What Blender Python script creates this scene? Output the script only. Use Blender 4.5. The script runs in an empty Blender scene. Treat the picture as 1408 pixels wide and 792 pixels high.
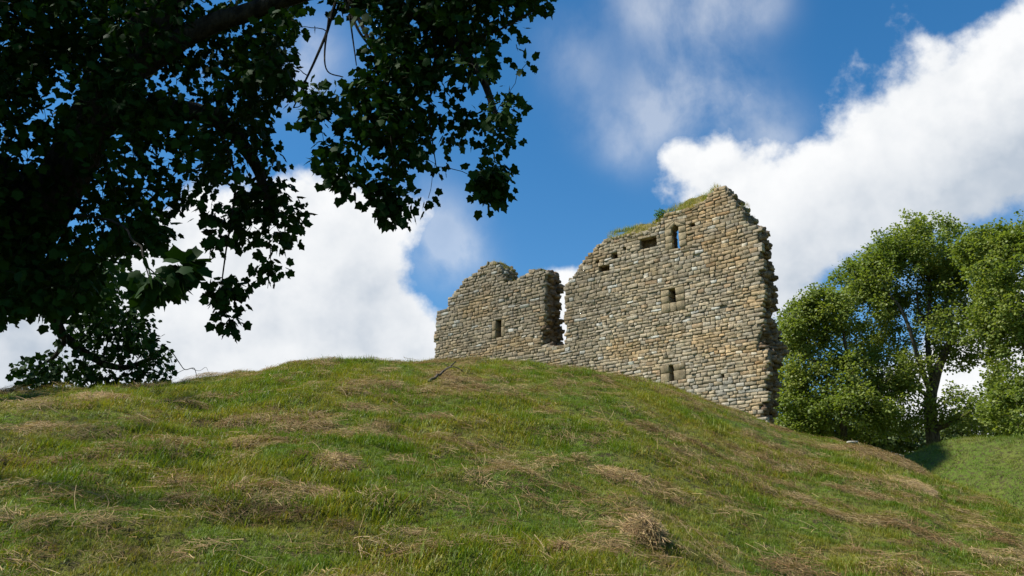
import bpy, math
import numpy as np

rng = np.random.default_rng(11)
S = bpy.context.scene
COL = S.collection
RAD = math.radians

# ------------------------------------------------------------------ camera
F_PX, CX, CY, PITCH = 1220.0, 704.0, 396.0, RAD(18.0)
EYE = np.array([0.0, 0.0, 1.6])
cam = bpy.data.objects.new('camera', bpy.data.cameras.new('camera'))
COL.objects.link(cam)
cam.location = EYE.tolist()
cam.rotation_euler = (RAD(90) + PITCH, 0, 0)
cam.data.sensor_width = 36.0
cam.data.lens = 36.0 * F_PX / 1408.0
cam.data.clip_start, cam.data.clip_end = 0.05, 20000
S.camera = cam


def ray(px, py):
    px, py = np.asarray(px, float), np.asarray(py, float)
    xc, yc = (px - CX) / F_PX, (CY - py) / F_PX
    d = np.stack([xc, math.cos(PITCH) - yc * math.sin(PITCH), math.sin(PITCH) + yc * math.cos(PITCH)], -1)
    return d / np.linalg.norm(d, axis=-1, keepdims=True)


def at(px, py, dist):
    """point whose horizontal distance from the eye is dist"""
    d = ray(px, py)
    h = np.hypot(d[..., 0], d[..., 1])
    return EYE + d * (np.asarray(dist, float) / h)[..., None]


# ------------------------------------------------------------------ noise
def vnoise(p, seed=0):
    p = np.asarray(p, float)
    i = np.floor(p).astype(np.int64)
    f = p - i
    f = f * f * (3 - 2 * f)

    def h(ix, iy, iz):
        n = (ix * 374761393 + iy * 668265263 + iz * 2147483647 + seed * 1274126177) & 0xFFFFFFFF
        n = ((n ^ (n >> 13)) * 1274126177) & 0xFFFFFFFF
        n = ((n ^ (n >> 16)) * 2246822519) & 0xFFFFFFFF
        return ((n ^ (n >> 15)) & 0xFFFFFF) / float(0xFFFFFF)
    x, y, z = i[..., 0], i[..., 1], i[..., 2]
    fx, fy, fz = f[..., 0], f[..., 1], f[..., 2]
    r = 0
    for a in (0, 1):
        for b in (0, 1):
            for c in (0, 1):
                w = (fx if a else 1 - fx) * (fy if b else 1 - fy) * (fz if c else 1 - fz)
                r = r + w * h(x + a, y + b, z + c)
    return r


def fbm(p, octv=4, seed=0):
    p = np.asarray(p, float)
    s, a, t = 0, 1.0, 0
    for k in range(octv):
        s = s + a * vnoise(p * 2 ** k + 17.3 * k, seed + k)
        t += a
        a *= .5
    return s / t


def sstep(a, b, x):
    t = np.clip((x - a) / (b - a), 0, 1)
    return t * t * (3 - 2 * t)


# ------------------------------------------------------------------ mesh helpers
def mesh(name, verts, faces, mat, parent=None, col=None, smooth=False, origin=None):
    """faces: list of (M,k) int arrays of different k"""
    verts = np.asarray(verts, np.float64)
    off = np.zeros(3)
    if parent is not None:
        off = world_of(parent)
    if origin is not None:
        off = np.asarray(origin, float)
    me = bpy.data.meshes.new(name)
    if isinstance(faces, np.ndarray):
        faces = [faces]
    faces = [np.asarray(f, np.int32) for f in faces if len(f)]
    loops = np.concatenate([f.ravel() for f in faces]) if faces else np.zeros(0, np.int32)
    tot = np.concatenate([np.full(len(f), f.shape[1], np.int32) for f in faces]) if faces else np.zeros(0, np.int32)
    start = np.concatenate([[0], np.cumsum(tot)[:-1]]).astype(np.int32) if len(tot) else tot
    me.vertices.add(len(verts))
    me.vertices.foreach_set('co', (verts - off).astype(np.float32).ravel())
    if len(tot):
        me.loops.add(len(loops))
        me.loops.foreach_set('vertex_index', loops)
        me.polygons.add(len(tot))
        me.polygons.foreach_set('loop_start', start)
        me.polygons.foreach_set('loop_total', tot)
        if smooth:
            me.polygons.foreach_set('use_smooth', np.ones(len(tot), bool))
    if col is not None:
        c = np.ones((len(verts), 4), np.float32)
        c[:, :col.shape[1]] = col
        me.attributes.new('Col', 'FLOAT_COLOR', 'POINT').data.foreach_set('color', c.ravel())
    me.update(calc_edges=True)
    me.validate()
    if mat is not None:
        me.materials.append(mat)
    o = bpy.data.objects.new(name, me)
    COL.objects.link(o)
    if parent is not None:
        o.parent = parent
    elif origin is not None:
        o.location = off.tolist()
    return o


def world_of(o):
    v = np.array(o.location)
    while o.parent is not None:
        o = o.parent
        v = v + np.array(o.location)
    return v


def thing(name, label, cat, loc, group=None):
    o = bpy.data.objects.new(name, None)
    COL.objects.link(o)
    o.location = [float(v) for v in loc]
    o.empty_display_size = .3
    return tag(o, label, cat, group)


def tag(o, label=None, cat=None, group=None, kind=None):
    if label: o['label'] = label
    if cat: o['category'] = cat
    if group: o['group'] = group
    if kind: o['kind'] = kind
    return o


class MB:
    def __init__(self):
        self.v, self.f, self.c, self.n = [], {}, [], 0

    def add(self, v, f, col=None):
        v = np.asarray(v, float)
        self.v.append(v)
        f = [f] if isinstance(f, np.ndarray) else f
        for a in f:
            self.f.setdefault(a.shape[1], []).append(a + self.n)
        if col is not None:
            self.c.append(np.broadcast_to(np.asarray(col, float), (len(v), 3)))
        self.n += len(v)

    def build(self, name, mat, parent=None, smooth=False, origin=None):
        return mesh(name, np.concatenate(self.v), [np.concatenate(a) for a in self.f.values()], mat, parent,
                    np.concatenate(self.c) if self.c else None, smooth, origin)


def tube(mb, pts, rad, sides=6, col=None):
    pts = np.asarray(pts, float)
    rad = np.broadcast_to(np.asarray(rad, float), (len(pts),))
    t = np.gradient(pts, axis=0)
    t /= np.linalg.norm(t, axis=1, keepdims=True) + 1e-9
    ref = np.array([0, 0, 1.0]) if abs(t[0, 2]) < .8 else np.array([1.0, 0, 0])
    a = np.cross(t, ref)
    a /= np.linalg.norm(a, axis=1, keepdims=True) + 1e-9
    b = np.cross(t, a)
    ang = np.linspace(0, 2 * np.pi, sides, endpoint=False)
    v = pts[:, None] + rad[:, None, None] * (np.cos(ang)[None, :, None] * a[:, None] + np.sin(ang)[None, :, None] * b[:, None])
    n = len(pts)
    k = np.arange(sides)
    q = []
    for i in range(n - 1):
        q.append(np.stack([i * sides + k, i * sides + (k + 1) % sides, (i + 1) * sides + (k + 1) % sides, (i + 1) * sides + k], 1))
    mb.add(v.reshape(-1, 3), np.concatenate(q), col)


# ------------------------------------------------------------------ materials
class NT:
    def __init__(self, tree):
        self.t = tree
        self.N, self.L = tree.nodes, tree.links

    def new(self, kind, **kw):
        n = self.N.new(kind)
        for k, v in kw.items():
            setattr(n, k, v)
        return n

    def set(self, sock, v):
        if hasattr(v, 'is_output') or isinstance(v, bpy.types.NodeSocket):
            self.L.new(v, sock)
        else:
            sock.default_value = v

    def math(self, op, a, b=None, c=None, clamp=False):
        n = self.new('ShaderNodeMath', operation=op, use_clamp=clamp)
        self.set(n.inputs[0], a)
        if b is not None: self.set(n.inputs[1], b)
        if c is not None: self.set(n.inputs[2], c)
        return n.outputs[0]

    def vmath(self, op, a, b=None, out=0):
        n = self.new('ShaderNodeVectorMath', operation=op)
        self.set(n.inputs[0], a)
        if b is not None: self.set(n.inputs[1], b)
        return n.outputs['Value'] if op in ('DOT_PRODUCT', 'LENGTH', 'DISTANCE') else n.outputs[0]

    def mix(self, f, a, b, blend='MIX'):
        n = self.new('ShaderNodeMix', data_type='RGBA', blend_type=blend)
        self.set(n.inputs['Factor'], f)
        self.set(n.inputs[6], a if not isinstance(a, tuple) else (*a, 1) if len(a) == 3 else a)
        self.set(n.inputs[7], b if not isinstance(b, tuple) else (*b, 1) if len(b) == 3 else b)
        return n.outputs[2]

    def smooth(self, x, a, b):
        n = self.new('ShaderNodeMapRange', interpolation_type='SMOOTHSTEP')
        self.set(n.inputs['Value'], x)
        n.inputs['From Min'].default_value = a
        n.inputs['From Max'].default_value = b
        return n.outputs['Result']

    def noise(self, vec, scale, detail=3, rough=.5, dist=0, color=False):
        n = self.new('ShaderNodeTexNoise')
        if vec is not None: self.set(n.inputs['Vector'], vec)
        n.inputs['Scale'].default_value = scale
        n.inputs['Detail'].default_value = detail
        n.inputs['Roughness'].default_value = rough
        n.inputs['Distortion'].default_value = dist
        return n.outputs['Color' if color else 'Fac']


def material(name, rough=.9, spec=.2):
    m = bpy.data.materials.new(name)
    m.use_nodes = True
    m.node_tree.nodes.clear()
    n = NT(m.node_tree)
    out = n.new('ShaderNodeOutputMaterial')
    p = n.new('ShaderNodeBsdfPrincipled')
    p.inputs['Roughness'].default_value = rough
    p.inputs['Specular IOR Level'].default_value = spec
    n.L.new(p.outputs[0], out.inputs[0])
    n.out, n.p = out, p
    n.pos = n.new('ShaderNodeNewGeometry').outputs['Position']
    return m, n


def bump(n, h, strength, dist):
    b = n.new('ShaderNodeBump')
    b.inputs['Strength'].default_value = strength
    b.inputs['Distance'].default_value = dist
    n.L.new(h, b.inputs['Height'])
    n.L.new(b.outputs[0], n.p.inputs['Normal'])


def attr(n, name='Col'):
    return n.new('ShaderNodeAttribute', attribute_name=name).outputs['Color']


def scaled(n, v):
    return n.vmath('MULTIPLY', n.pos, v)


def patch_color(n):
    """broad patchwork of the sward: fresh green, olive, dry"""
    a = n.noise(n.pos, .55, 4, .6)
    b = n.noise(n.pos, 2.3, 3, .6)
    c = n.mix(n.smooth(a, .40, .60), (.092, .148, .014), (.165, .178, .030))
    c = n.mix(n.math('MULTIPLY', n.smooth(b, .50, .70), .5), c, (.170, .140, .050))
    far = n.math('MULTIPLY', n.smooth(n.vmath('LENGTH', n.vmath('SUBTRACT', n.pos, (17.5, 36.0, 7.0))), 13.0, 6.0), .5)
    return n.mix(far, c, (.058, .102, .012))


def mat_ground():
    m, n = material('mown_turf', .95, .1)
    c = patch_color(n)
    d = n.noise(n.pos, 9, 5, .65)
    c = n.mix(n.smooth(d, .45, .62), c, (.055, .050, .020))
    e = n.noise(n.pos, 45, 2, .6)
    c = n.mix(n.math('MULTIPLY', n.smooth(e, .52, .68), .6), c, (.20, .16, .075))
    n.L.new(c, n.p.inputs['Base Color'])
    bump(n, n.noise(n.pos, 26, 5, .7), .9, .06)
    return m


def leafy(name, base_fn, trans=.35, rough=.6, spec=.25):
    m, n = material(name, rough, spec)
    c = base_fn(n)
    n.L.new(c, n.p.inputs['Base Color'])
    t = n.new('ShaderNodeBsdfTranslucent')
    tc = n.mix(1.0, c, (1.25, 1.3, .55), 'MULTIPLY')
    n.L.new(tc, t.inputs['Color'])
    mx = n.new('ShaderNodeMixShader')
    mx.inputs[0].default_value = trans
    n.L.new(n.p.outputs[0], mx.inputs[1])
    n.L.new(t.outputs[0], mx.inputs[2])
    n.L.new(mx.outputs[0], n.out.inputs[0])
    return m


def grass_fn(n):
    r = n.new('ShaderNodeObjectInfo').outputs['Random']
    c = patch_color(n)
    c = n.mix(1.0, c, attr(n), 'MULTIPLY')
    c = n.mix(n.math('MULTIPLY', r, .45), c, n.mix(1.0, c, (1.35, 1.22, .9), 'MULTIPLY'))
    return c


def hay_fn(n):
    r = n.new('ShaderNodeObjectInfo').outputs['Random']
    c = n.mix(n.smooth(r, .1, .9), (.215, .140, .062), (.40, .305, .155))
    return n.mix(1.0, c, attr(n), 'MULTIPLY')


M_GROUND = mat_ground()


def mat_turf():
    m, n = material('dry_wall_turf', .95, .1)
    a = n.noise(n.pos, 5, 5, .7)
    n.L.new(n.mix(n.smooth(a, .38, .62), (.085, .078, .025), (.20, .165, .065)), n.p.inputs['Base Color'])
    bump(n, n.noise(n.pos, 26, 5, .7), 1.0, .06)
    return m


M_TURF = mat_turf()
M_GRASS = leafy('grass_blades', grass_fn, .35, .55, .3)
M_HAY = leafy('dry_cut_grass', hay_fn, .2, .8, .15)
M_HEAP = leafy('matted_hay', lambda n: n.mix(1.0, n.mix(n.smooth(n.noise(n.pos, 7, 4, .6), .35, .65), (.27, .195, .095), (.40, .305, .155)), attr(n), 'MULTIPLY'), .2, .8, .15)


def mat_stone(name, sc=1.0, bump_s=.8):
    m, n = material(name, .93, .15)
    c = attr(n)
    a = n.noise(n.pos, 5.5, 5, .65)
    c = n.mix(1.0, c, n.mix(n.smooth(a, .3, .7), (.62, .60, .58), (1.22, 1.2, 1.15)), 'MULTIPLY')
    b = n.noise(n.pos, 1.1, 4, .6)
    c = n.mix(n.math('MULTIPLY', n.smooth(b, .5, .72), .55), c, n.mix(1.0, c, (.62, .64, .58), 'MULTIPLY'))
    v = n.noise(n.pos, 13, 3, .6)
    c = n.mix(n.math('MULTIPLY', n.smooth(v, .66, .74), .7), c, (.50, .50, .45))      # pale lichen
    g = n.noise(n.pos, 2.0, 4, .7)
    c = n.mix(n.math('MULTIPLY', n.smooth(g, .58, .75), .45), c, (.095, .105, .040))    # algae
    n.L.new(c, n.p.inputs['Base Color'])
    bump(n, n.noise(n.pos, 24, 6, .7), bump_s, .05)
    return m


M_STONE = mat_stone('weathered_sandstone', 1, .55)
M_CORE = mat_stone('rubble_and_mortar', 1, 1.0)


def mat_bark(name, ca, cb):
    m, n = material(name, .95, .1)
    v = scaled(n, (1, 1, .25))
    a = n.noise(v, 14, 5, .7)
    c = n.mix(n.smooth(a, .35, .65), ca, cb)
    b = n.noise(n.pos, 1.6, 3, .6)
    c = n.mix(n.math('MULTIPLY', n.smooth(b, .5, .7), .5), c, tuple(.5 * x for x in (cb[0], cb[1] * 1.3, cb[2] * .7)))
    n.L.new(c, n.p.inputs['Base Color'])
    bump(n, a, 1.0, .06)
    return m


M_BARK = mat_bark('bark', (.045, .036, .026), (.150, .125, .095))
M_BARK_DARK = mat_bark('bark_shade_in_colour', (.012, .010, .008), (.040, .034, .026))  # darker copy of the bark: shade under the crown put into its colour


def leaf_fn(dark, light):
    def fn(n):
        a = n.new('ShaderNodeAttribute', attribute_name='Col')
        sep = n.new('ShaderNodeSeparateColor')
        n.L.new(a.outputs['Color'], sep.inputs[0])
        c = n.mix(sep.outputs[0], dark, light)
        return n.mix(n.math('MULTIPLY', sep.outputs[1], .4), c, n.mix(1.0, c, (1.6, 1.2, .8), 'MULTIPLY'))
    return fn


M_LEAF_NEAR = leafy('leaves_shade_in_colour', leaf_fn((.005, .019, .003), (.016, .044, .006)), .14, .65, .06)  # near-black green: the crown's self-shading is put into the leaf colour
M_LEAF_FAR = leafy('sunlit_green_leaves', leaf_fn((.088, .145, .022), (.205, .255, .062)), .44, .5, .3)
M_LEAF_SHRUB = leafy('bright_bush_leaves', leaf_fn((.055, .135, .018), (.10, .19, .03)), .4, .5, .3)
M_LEAF_BACK = leafy('pale_green_leaves', leaf_fn((.045, .080, .020), (.110, .150, .055)), .30, .5, .3)

# ------------------------------------------------------------------ sun, sky and clouds
SUN_DIR = np.array([-.95, -.14, 0.0])
SUN_EL = RAD(53)
EXPO = .80
SUN_DIR = SUN_DIR / np.linalg.norm(SUN_DIR) * math.cos(SUN_EL)
SUN_DIR[2] = math.sin(SUN_EL)
sl = bpy.data.lights.new('sun', 'SUN')
sl.energy, sl.angle, sl.color = 4.5, RAD(2.5), (1.0, .955, .88)
so = bpy.data.objects.new('sun', sl)
COL.objects.link(so)
from mathutils import Vector, Matrix
so.rotation_euler = Vector(SUN_DIR).to_track_quat('Z', 'Y').to_euler()
so.location = (-40, 5, 60)

W = bpy.data.worlds.new('World')
S.world = W
W.use_nodes = True
W.node_tree.nodes.clear()
n = NT(W.node_tree)
wo = n.new('ShaderNodeOutputWorld')
bg = n.new('ShaderNodeBackground')
SKY_STR = .15
bg.inputs['Strength'].default_value = SKY_STR
n.L.new(bg.outputs[0], wo.inputs[0])
sky = n.new('ShaderNodeTexSky', sky_type='NISHITA', sun_disc=False)
sky.sun_elevation = SUN_EL
sky.sun_rotation = math.atan2(SUN_DIR[0], SUN_DIR[1])
sky.altitude, sky.air_density, sky.dust_density, sky.ozone_density = 200, 1.0, .15, 1.6
hs = n.new('ShaderNodeHueSaturation')
hs.inputs['Hue'].default_value = .497
hs.inputs['Saturation'].default_value = 1.36
hs.inputs['Value'].default_value = .58
n.L.new(sky.outputs[0], hs.inputs['Color'])
DIR = n.new('ShaderNodeTexCoord').outputs['Generated']
DIR = n.vmath('NORMALIZE', DIR)
warp = n.noise(DIR, 3.0, 3, .55, color=True)
wv = n.vmath('MULTIPLY', n.vmath('SUBTRACT', warp, (.5, .5, .5)), (.16, .16, .16))
DW = n.vmath('ADD', DIR, wv)


def field(blobs, src):
    tot = None
    for (px, py, r, a) in blobs:
        c = ray(px, py)
        d = n.vmath('SUBTRACT', src, tuple(c))
        e = n.math('EXPONENT', n.math('MULTIPLY', n.vmath('DOT_PRODUCT', d, d), -1.0 / (r / F_PX) ** 2))
        tot = n.math('MULTIPLY', e, a) if tot is None else n.math('MULTIPLY_ADD', e, a, tot)
    return tot


CUMULUS = [  # the great bank on the right
    (1430, 50, 70, 1), (1500, 80, 90, 1), (1338, 115, 70, 1), (1430, 150, 72, 1), (1262, 168, 72, 1), (1200, 235, 70, 1), (1285, 235, 56, 1),
    (1120, 260, 70, 1), (1060, 225, 45, .8), (990, 225, 50, .9), (940, 215, 40, .8), (960, 270, 55, .9), (1030, 290, 60, .9),
    (1100, 340, 60, .9), (1180, 300, 45, .4), (1080, 400, 50, .7), (1570, 110, 120, 1),
    # the bank on the left behind the tree
    (240, 400, 85, 1), (330, 330, 70, 1), (400, 300, 60, .9), (380, 400, 90, 1), (480, 330, 60, .9), (560, 305, 40, .6), (470, 420, 85, 1),
    (300, 480, 90, 1), (420, 490, 80, 1), (530, 480, 55, .9), (590, 470, 38, .8), (180, 480, 80, 1), (80, 500, 80, 1), (-30, 480, 90, 1), (170, 410, 60, .8),
    (520, 390, 50, .6), (790, 395, 32, 1), (800, 440, 40, 1), (780, 470, 30, .8), (700, 560, 90, .9),
    (1330, 560, 60, 1), (1400, 540, 60, .9), (1290, 620, 80, 1),
    # banks outside the picture
    (-600, 200, 260, 1), (-900, 450, 260, 1), (2000, 350, 260, 1), (2300, 100, 220, 1), (1700, 600, 200, 1)]
WISPS = [(800, 100, 45, .5), (820, 170, 35, .55), (850, 215, 25, .5), (780, 60, 40, .35), (900, 130, 50, .9), (960, 140, 60, 1), (1020, 165, 50, .9), (1075, 190, 35, .8),
         (880, 190, 40, .7), (930, 20, 45, 1), (1000, 15, 50, 1), (870, 5, 40, .8), (1050, 5, 30, .7), (610, 345, 50, 1), (590, 300, 50, .8), (640, 350, 35, .6),
         (1300, 300, 60, .7), (1200, 350, 60, .8), (1400, 255, 50, .7), (1010, 272, 22, .5), (425, 70, 45, .9), (415, 120, 40, .9)]
SHADE = [(1310, 270, 110, .8), (1190, 330, 90, .7), (1080, 380, 80, .8), (1420, 240, 90, .5), (960, 330, 60, .2), (140, 520, 120, .6), (40, 500, 110, .75), (480, 400, 90, .55),
         (330, 500, 110, .4), (520, 450, 60, .5), (420, 320, 45, .25), (1330, 200, 60, .15)]
f1 = n.noise(DIR, 9, 9, .58)
f2 = n.noise(DIR, 26, 6, .6)
F = field(CUMULUS, DW)
F = n.math('MULTIPLY', n.math('SUBTRACT', 1.0, n.math('EXPONENT', n.math('MULTIPLY', F, -1.15))), 1.15)
f0 = n.noise(DIR, 4.2, 5, .55)
F = n.math('ADD', F, n.math('MULTIPLY', n.math('SUBTRACT', f0, .5), .9))
dens = n.math('ADD', F, n.math('ADD', n.math('MULTIPLY', n.math('SUBTRACT', f1, .5), 1.6), n.math('MULTIPLY', n.math('SUBTRACT', f2, .5), .55)))
mask = n.smooth(dens, .33, .74)
wst = n.noise(n.vmath('MULTIPLY', DIR, (1.0, 1.0, .7)), 10, 6, .58, .15)
Wf = n.math('MULTIPLY', field(WISPS, DIR), n.smooth(wst, .22, .72))
wmask = n.math('MINIMUM', n.math('MULTIPLY', Wf, .44), .42)
mask = n.math('MAXIMUM', mask, wmask)
fs = n.noise(n.vmath('ADD', DIR, tuple(.022 * SUN_DIR)), 9, 5, .55)
fa = n.noise(DIR, 9, 5, .55)
relief = n.math('MULTIPLY', n.math('SUBTRACT', fs, fa), 2.2)
SH = n.math('ADD', field(SHADE, DW), relief)
f3 = n.noise(DIR, 7, 5, .55)
lit = n.math('MULTIPLY_ADD', n.smooth(f3, .30, .70), .75, .45)
bright = n.math('SUBTRACT', 1.0, n.math('MULTIPLY', n.math('MINIMUM', n.math('MULTIPLY_ADD', SH, .85, .06), 1.0), lit), clamp=True)
CW = 1.0 / SKY_STR / 2 ** EXPO
ccol = n.mix(bright, tuple(CW * x for x in (.52, .59, .68)), tuple(CW * x for x in (.98, .99, 1.0)))
col = n.mix(mask, hs.outputs[0], ccol)
n.L.new(col, bg.inputs['Color'])

S.view_settings.view_transform = 'Standard'
S.view_settings.look = 'None'
S.view_settings.exposure = EXPO
S.view_settings.gamma = 1.0

# ------------------------------------------------------------------ terrain
SKYLINE = [(-320, 548), (-150, 540), (0, 534), (60, 528), (150, 520), (250, 516), (300, 514), (340, 506), (400, 497), (470, 493), (560, 494), (640, 493), (700, 499), (760, 505),
           (820, 511), (870, 517), (920, 530), (960, 543), (1000, 557), (1060, 579), (1100, 592), (1150, 604), (1200, 615), (1250, 632), (1290, 656), (1330, 674), (1377, 690), (1408, 708), (1500, 745), (1700, 800)]
SECOND = [(1100, 640), (1180, 640), (1225, 634), (1245, 626), (1270, 618), (1290, 609), (1320, 603), (1360, 601), (1408, 602), (1500, 606), (1700, 640)]
CREST_R = [(-320, 16.5), (0, 18), (300, 20.5), (600, 23), (860, 25), (960, 28), (1060, 31), (1200, 31), (1300, 29), (1408, 26), (1600, 20)]


def az_el(pts):
    d = ray([p[0] for p in pts], [p[1] for p in pts])
    return np.arctan2(d[:, 0], d[:, 1]), d[:, 2] / np.hypot(d[:, 0], d[:, 1])


TH = np.linspace(-np.pi, np.pi, 3601)


def smooth1(y, k=25):
    w = np.hanning(k)
    w /= w.sum()
    return np.convolve(np.pad(y, k // 2, mode='wrap'), w, 'valid')


SKYLINE = [(p[0], p[1] + 5 + 9 * max(0.0, min(1.0, (420 - p[0]) / 250))) for p in SKYLINE]
a1, e1 = az_el(SKYLINE)
a1 = np.concatenate([[-np.pi, -1.9, -1.1], a1, [1.1, 1.9, np.pi]])
e1 = np.concatenate([[.02, .06, .13], e1, [.02, .02, .02]])
T1 = smooth1(np.interp(TH, a1, e1))
a2, e2 = az_el(SECOND)
a2 = np.concatenate([[-np.pi, -.2], a2, [1.2, np.pi]])
e2 = np.concatenate([[.06, .12], e2, [.05, .03]])
T2 = smooth1(np.interp(TH, a2, e2))
a3 = az_el([(p[0], 600) for p in CREST_R])[0]
RC = smooth1(np.interp(TH, np.concatenate([[-np.pi], a3, [np.pi]]), np.concatenate([[16], [p[1] for p in CREST_R], [16]])), 101)
R2 = 41.0


def height(x, y, rough=True):
    x, y = np.asarray(x, float), np.asarray(y, float)
    th, r = np.arctan2(x, y), np.hypot(x, y)
    t1, t2, rc = np.interp(th, TH, T1), np.interp(th, TH, T2), np.interp(th, TH, RC)
    zc = 1.6 + rc * t1
    t = np.clip(r / rc, 0, 1)
    z = zc * (3 * t ** 2 - 2 * t ** 3) + rc * .06 * (t ** 3 - 2 * t ** 2 + t) + rc * t1 * (t ** 3 - t ** 2)
    # beyond the crest: down a little, then level ground and the second hump
    d = np.clip(r - rc, 0, None)
    line = zc + d * t1 * np.exp(-d / 3.0) - .035 * d * d
    z2 = 1.6 + R2 * t2
    zv = np.minimum(zc - .55, z2 - .9)
    k = sstep(0, 6.5, d)
    far = zv + (z2 - zv) * sstep(rc + 6, R2, r)
    over = r - R2
    far = np.where(over > 0, z2 + .7 * (1 - np.exp(-np.clip(over, 0, None) / 9)) - .0 * over, far)
    zz = np.where(d > 0, line * (1 - k) + far * k, z)
    zz = zz * (1 - .75 * sstep(120, 900, r))
    if rough:
        p = np.stack([x, y, zz * 0], -1)
        near = sstep(1, 5, r) * (1 - .6 * sstep(60, 200, r))
        amp = 1 - .75 * sstep(.31, .36, th) * sstep(31, 35, r)
        zz = zz + near * amp * ((fbm(p * .55, 3, 5) - .5) * .34 + (fbm(p * 2.1, 3, 9) - .5) * .25)
    return zz


def build_ground():
    th = np.concatenate([np.linspace(-np.pi, -.75, 70, endpoint=False), np.linspace(-.75, .75, 720, endpoint=False), np.linspace(.75, np.pi, 70)])
    r = np.concatenate([np.linspace(.3, 4, 24, endpoint=False), np.geomspace(4, 60, 420, endpoint=False), np.geomspace(60, 6000, 50)])
    A, R = np.meshgrid(th, r, indexing='ij')
    x, y = R * np.sin(A), R * np.cos(A)
    z = height(x, y)
    nt, nr = A.shape
    idx = np.arange(nt * nr).reshape(nt, nr)
    q = np.stack([idx[:-1, :-1], idx[:-1, 1:], idx[1:, 1:], idx[1:, :-1]], -1).reshape(-1, 4)
    v = np.stack([x, y, z], -1).reshape(-1, 3)
    c0 = len(v)
    v = np.concatenate([v, [[0, 0, float(height(0, .3))]]])
    tri = np.stack([np.full(nt - 1, c0), idx[:-1, 0], idx[1:, 0]], -1)
    o = mesh('ground', v, [q, tri], M_GROUND, smooth=True)
    tag(o, kind='structure')
    return o


build_ground()

# ------------------------------------------------------------------ grass and hay (uncountable)
def normal_at(x, y):
    e = .15
    gx = (height(x + e, y) - height(x - e, y)) / (2 * e)
    gy = (height(x, y + e) - height(x, y - e)) / (2 * e)
    nn = np.stack([-gx, -gy, np.ones_like(gx)], -1)
    return nn / np.linalg.norm(nn, axis=-1, keepdims=True)


def eulers(nrm, spin):
    """XYZ eulers of a frame whose z is nrm, turned by spin about it"""
    z = nrm
    a = np.stack([np.cos(spin), np.sin(spin), 0 * spin], -1)
    xx = a - (a * z).sum(-1, keepdims=True) * z
    xx /= np.linalg.norm(xx, axis=-1, keepdims=True)
    yy = np.cross(z, xx)
    return np.stack([np.arctan2(yy[:, 2], z[:, 2]), -np.arcsin(np.clip(xx[:, 2], -1, 1)), np.arctan2(xx[:, 1], xx[:, 0])], -1)


def blades(count, rad, h, w, lean, seed, tint=(1, 1, 1), seg=3, var=.25):
    g = np.random.default_rng(seed)
    mb = MB()
    for _ in range(count):
        a, rr = g.uniform(0, 2 * np.pi), rad * math.sqrt(g.uniform())
        base = np.array([rr * math.cos(a), rr * math.sin(a), -.02])
        hh = h * g.uniform(.5, 1.25)
        az = g.uniform(0, 2 * np.pi)
        ln = lean * g.uniform(.3, 1.3)
        t = np.linspace(0, 1, seg + 1)
        out = np.array([math.cos(az), math.sin(az), 0])
        pts = base + np.outer(t * (1 - .25 * ln * t), [0, 0, hh]) + np.outer(ln * t ** 1.8 * hh, out)
        side = np.array([-math.sin(az), math.cos(az), 0]) * w * .5 * g.uniform(.7, 1.3)
        ww = (1 - t ** 1.6)[:, None] * .95 + .05
        v = np.concatenate([pts - side * ww, pts + side * ww])
        k = np.arange(seg)
        q = np.stack([k, k + 1, k + seg + 2, k + seg + 1], 1)
        c = np.array(tint) * g.uniform(1 - var, 1 + var) * np.array([g.uniform(.85, 1.25), 1, g.uniform(.8, 1.1)])
        mb.add(v, q, c)
    return mb


def straws(count, rad, w, thick, seed, length=(.12, .4), pile=0.0, hump=0.0):
    g = np.random.default_rng(seed)
    mb = MB()
    main = g.uniform(0, np.pi)
    for _ in range(count):
        a, rr = g.uniform(0, 2 * np.pi), rad * math.sqrt(g.uniform())
        az = main + g.normal(0, .75)
        L = g.uniform(*length)
        t = np.linspace(-.5, .5, 5)
        bend = g.normal(0, .28)
        d, s = np.array([math.cos(az), math.sin(az), 0]), np.array([-math.sin(az), math.cos(az), 0])
        top = hump * max(0.0, 1 - (rr / rad) ** 2)
        z0 = g.uniform(0, 1) ** 1.3 * thick + top
        tilt = g.normal(0, .18) + (-.6 * hump / rad if hump else 0) * 0
        cx = np.array([rr * math.cos(a), rr * math.sin(a), z0])
        pts = cx + np.outer(t * L, d) + np.outer((t * t - .08) * L * bend, s) + np.outer(t * L * tilt - t * t * L * .12, [0, 0, 1.0])
        pts[:, 2] = np.maximum(pts[:, 2], -.01)
        ww = w * g.uniform(.6, 1.4) * .5
        up = np.array([0, 0, 1.0])
        sd = s * ww * .8 + up * ww * g.uniform(-.7, .7)
        v = np.concatenate([pts - sd, pts + sd])
        k = np.arange(4)
        q = np.stack([k, k + 1, k + 6, k + 5], 1)
        c = np.array([1, 1, 1.0]) * (1.2 if hump > .05 else 1.0) * g.choice([.45, .6, .8, 1.0, 1.15, 1.5], p=[.2, .2, .25, .2, .1, .05])
        c = c * np.array([1, g.uniform(.85, 1.05), g.uniform(.75, 1.05)])
        mb.add(v, q, c)
    return mb


def proto(mb, name, mat):
    o = mb.build(name, mat)
    COL.objects.unlink(o)
    return o


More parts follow.
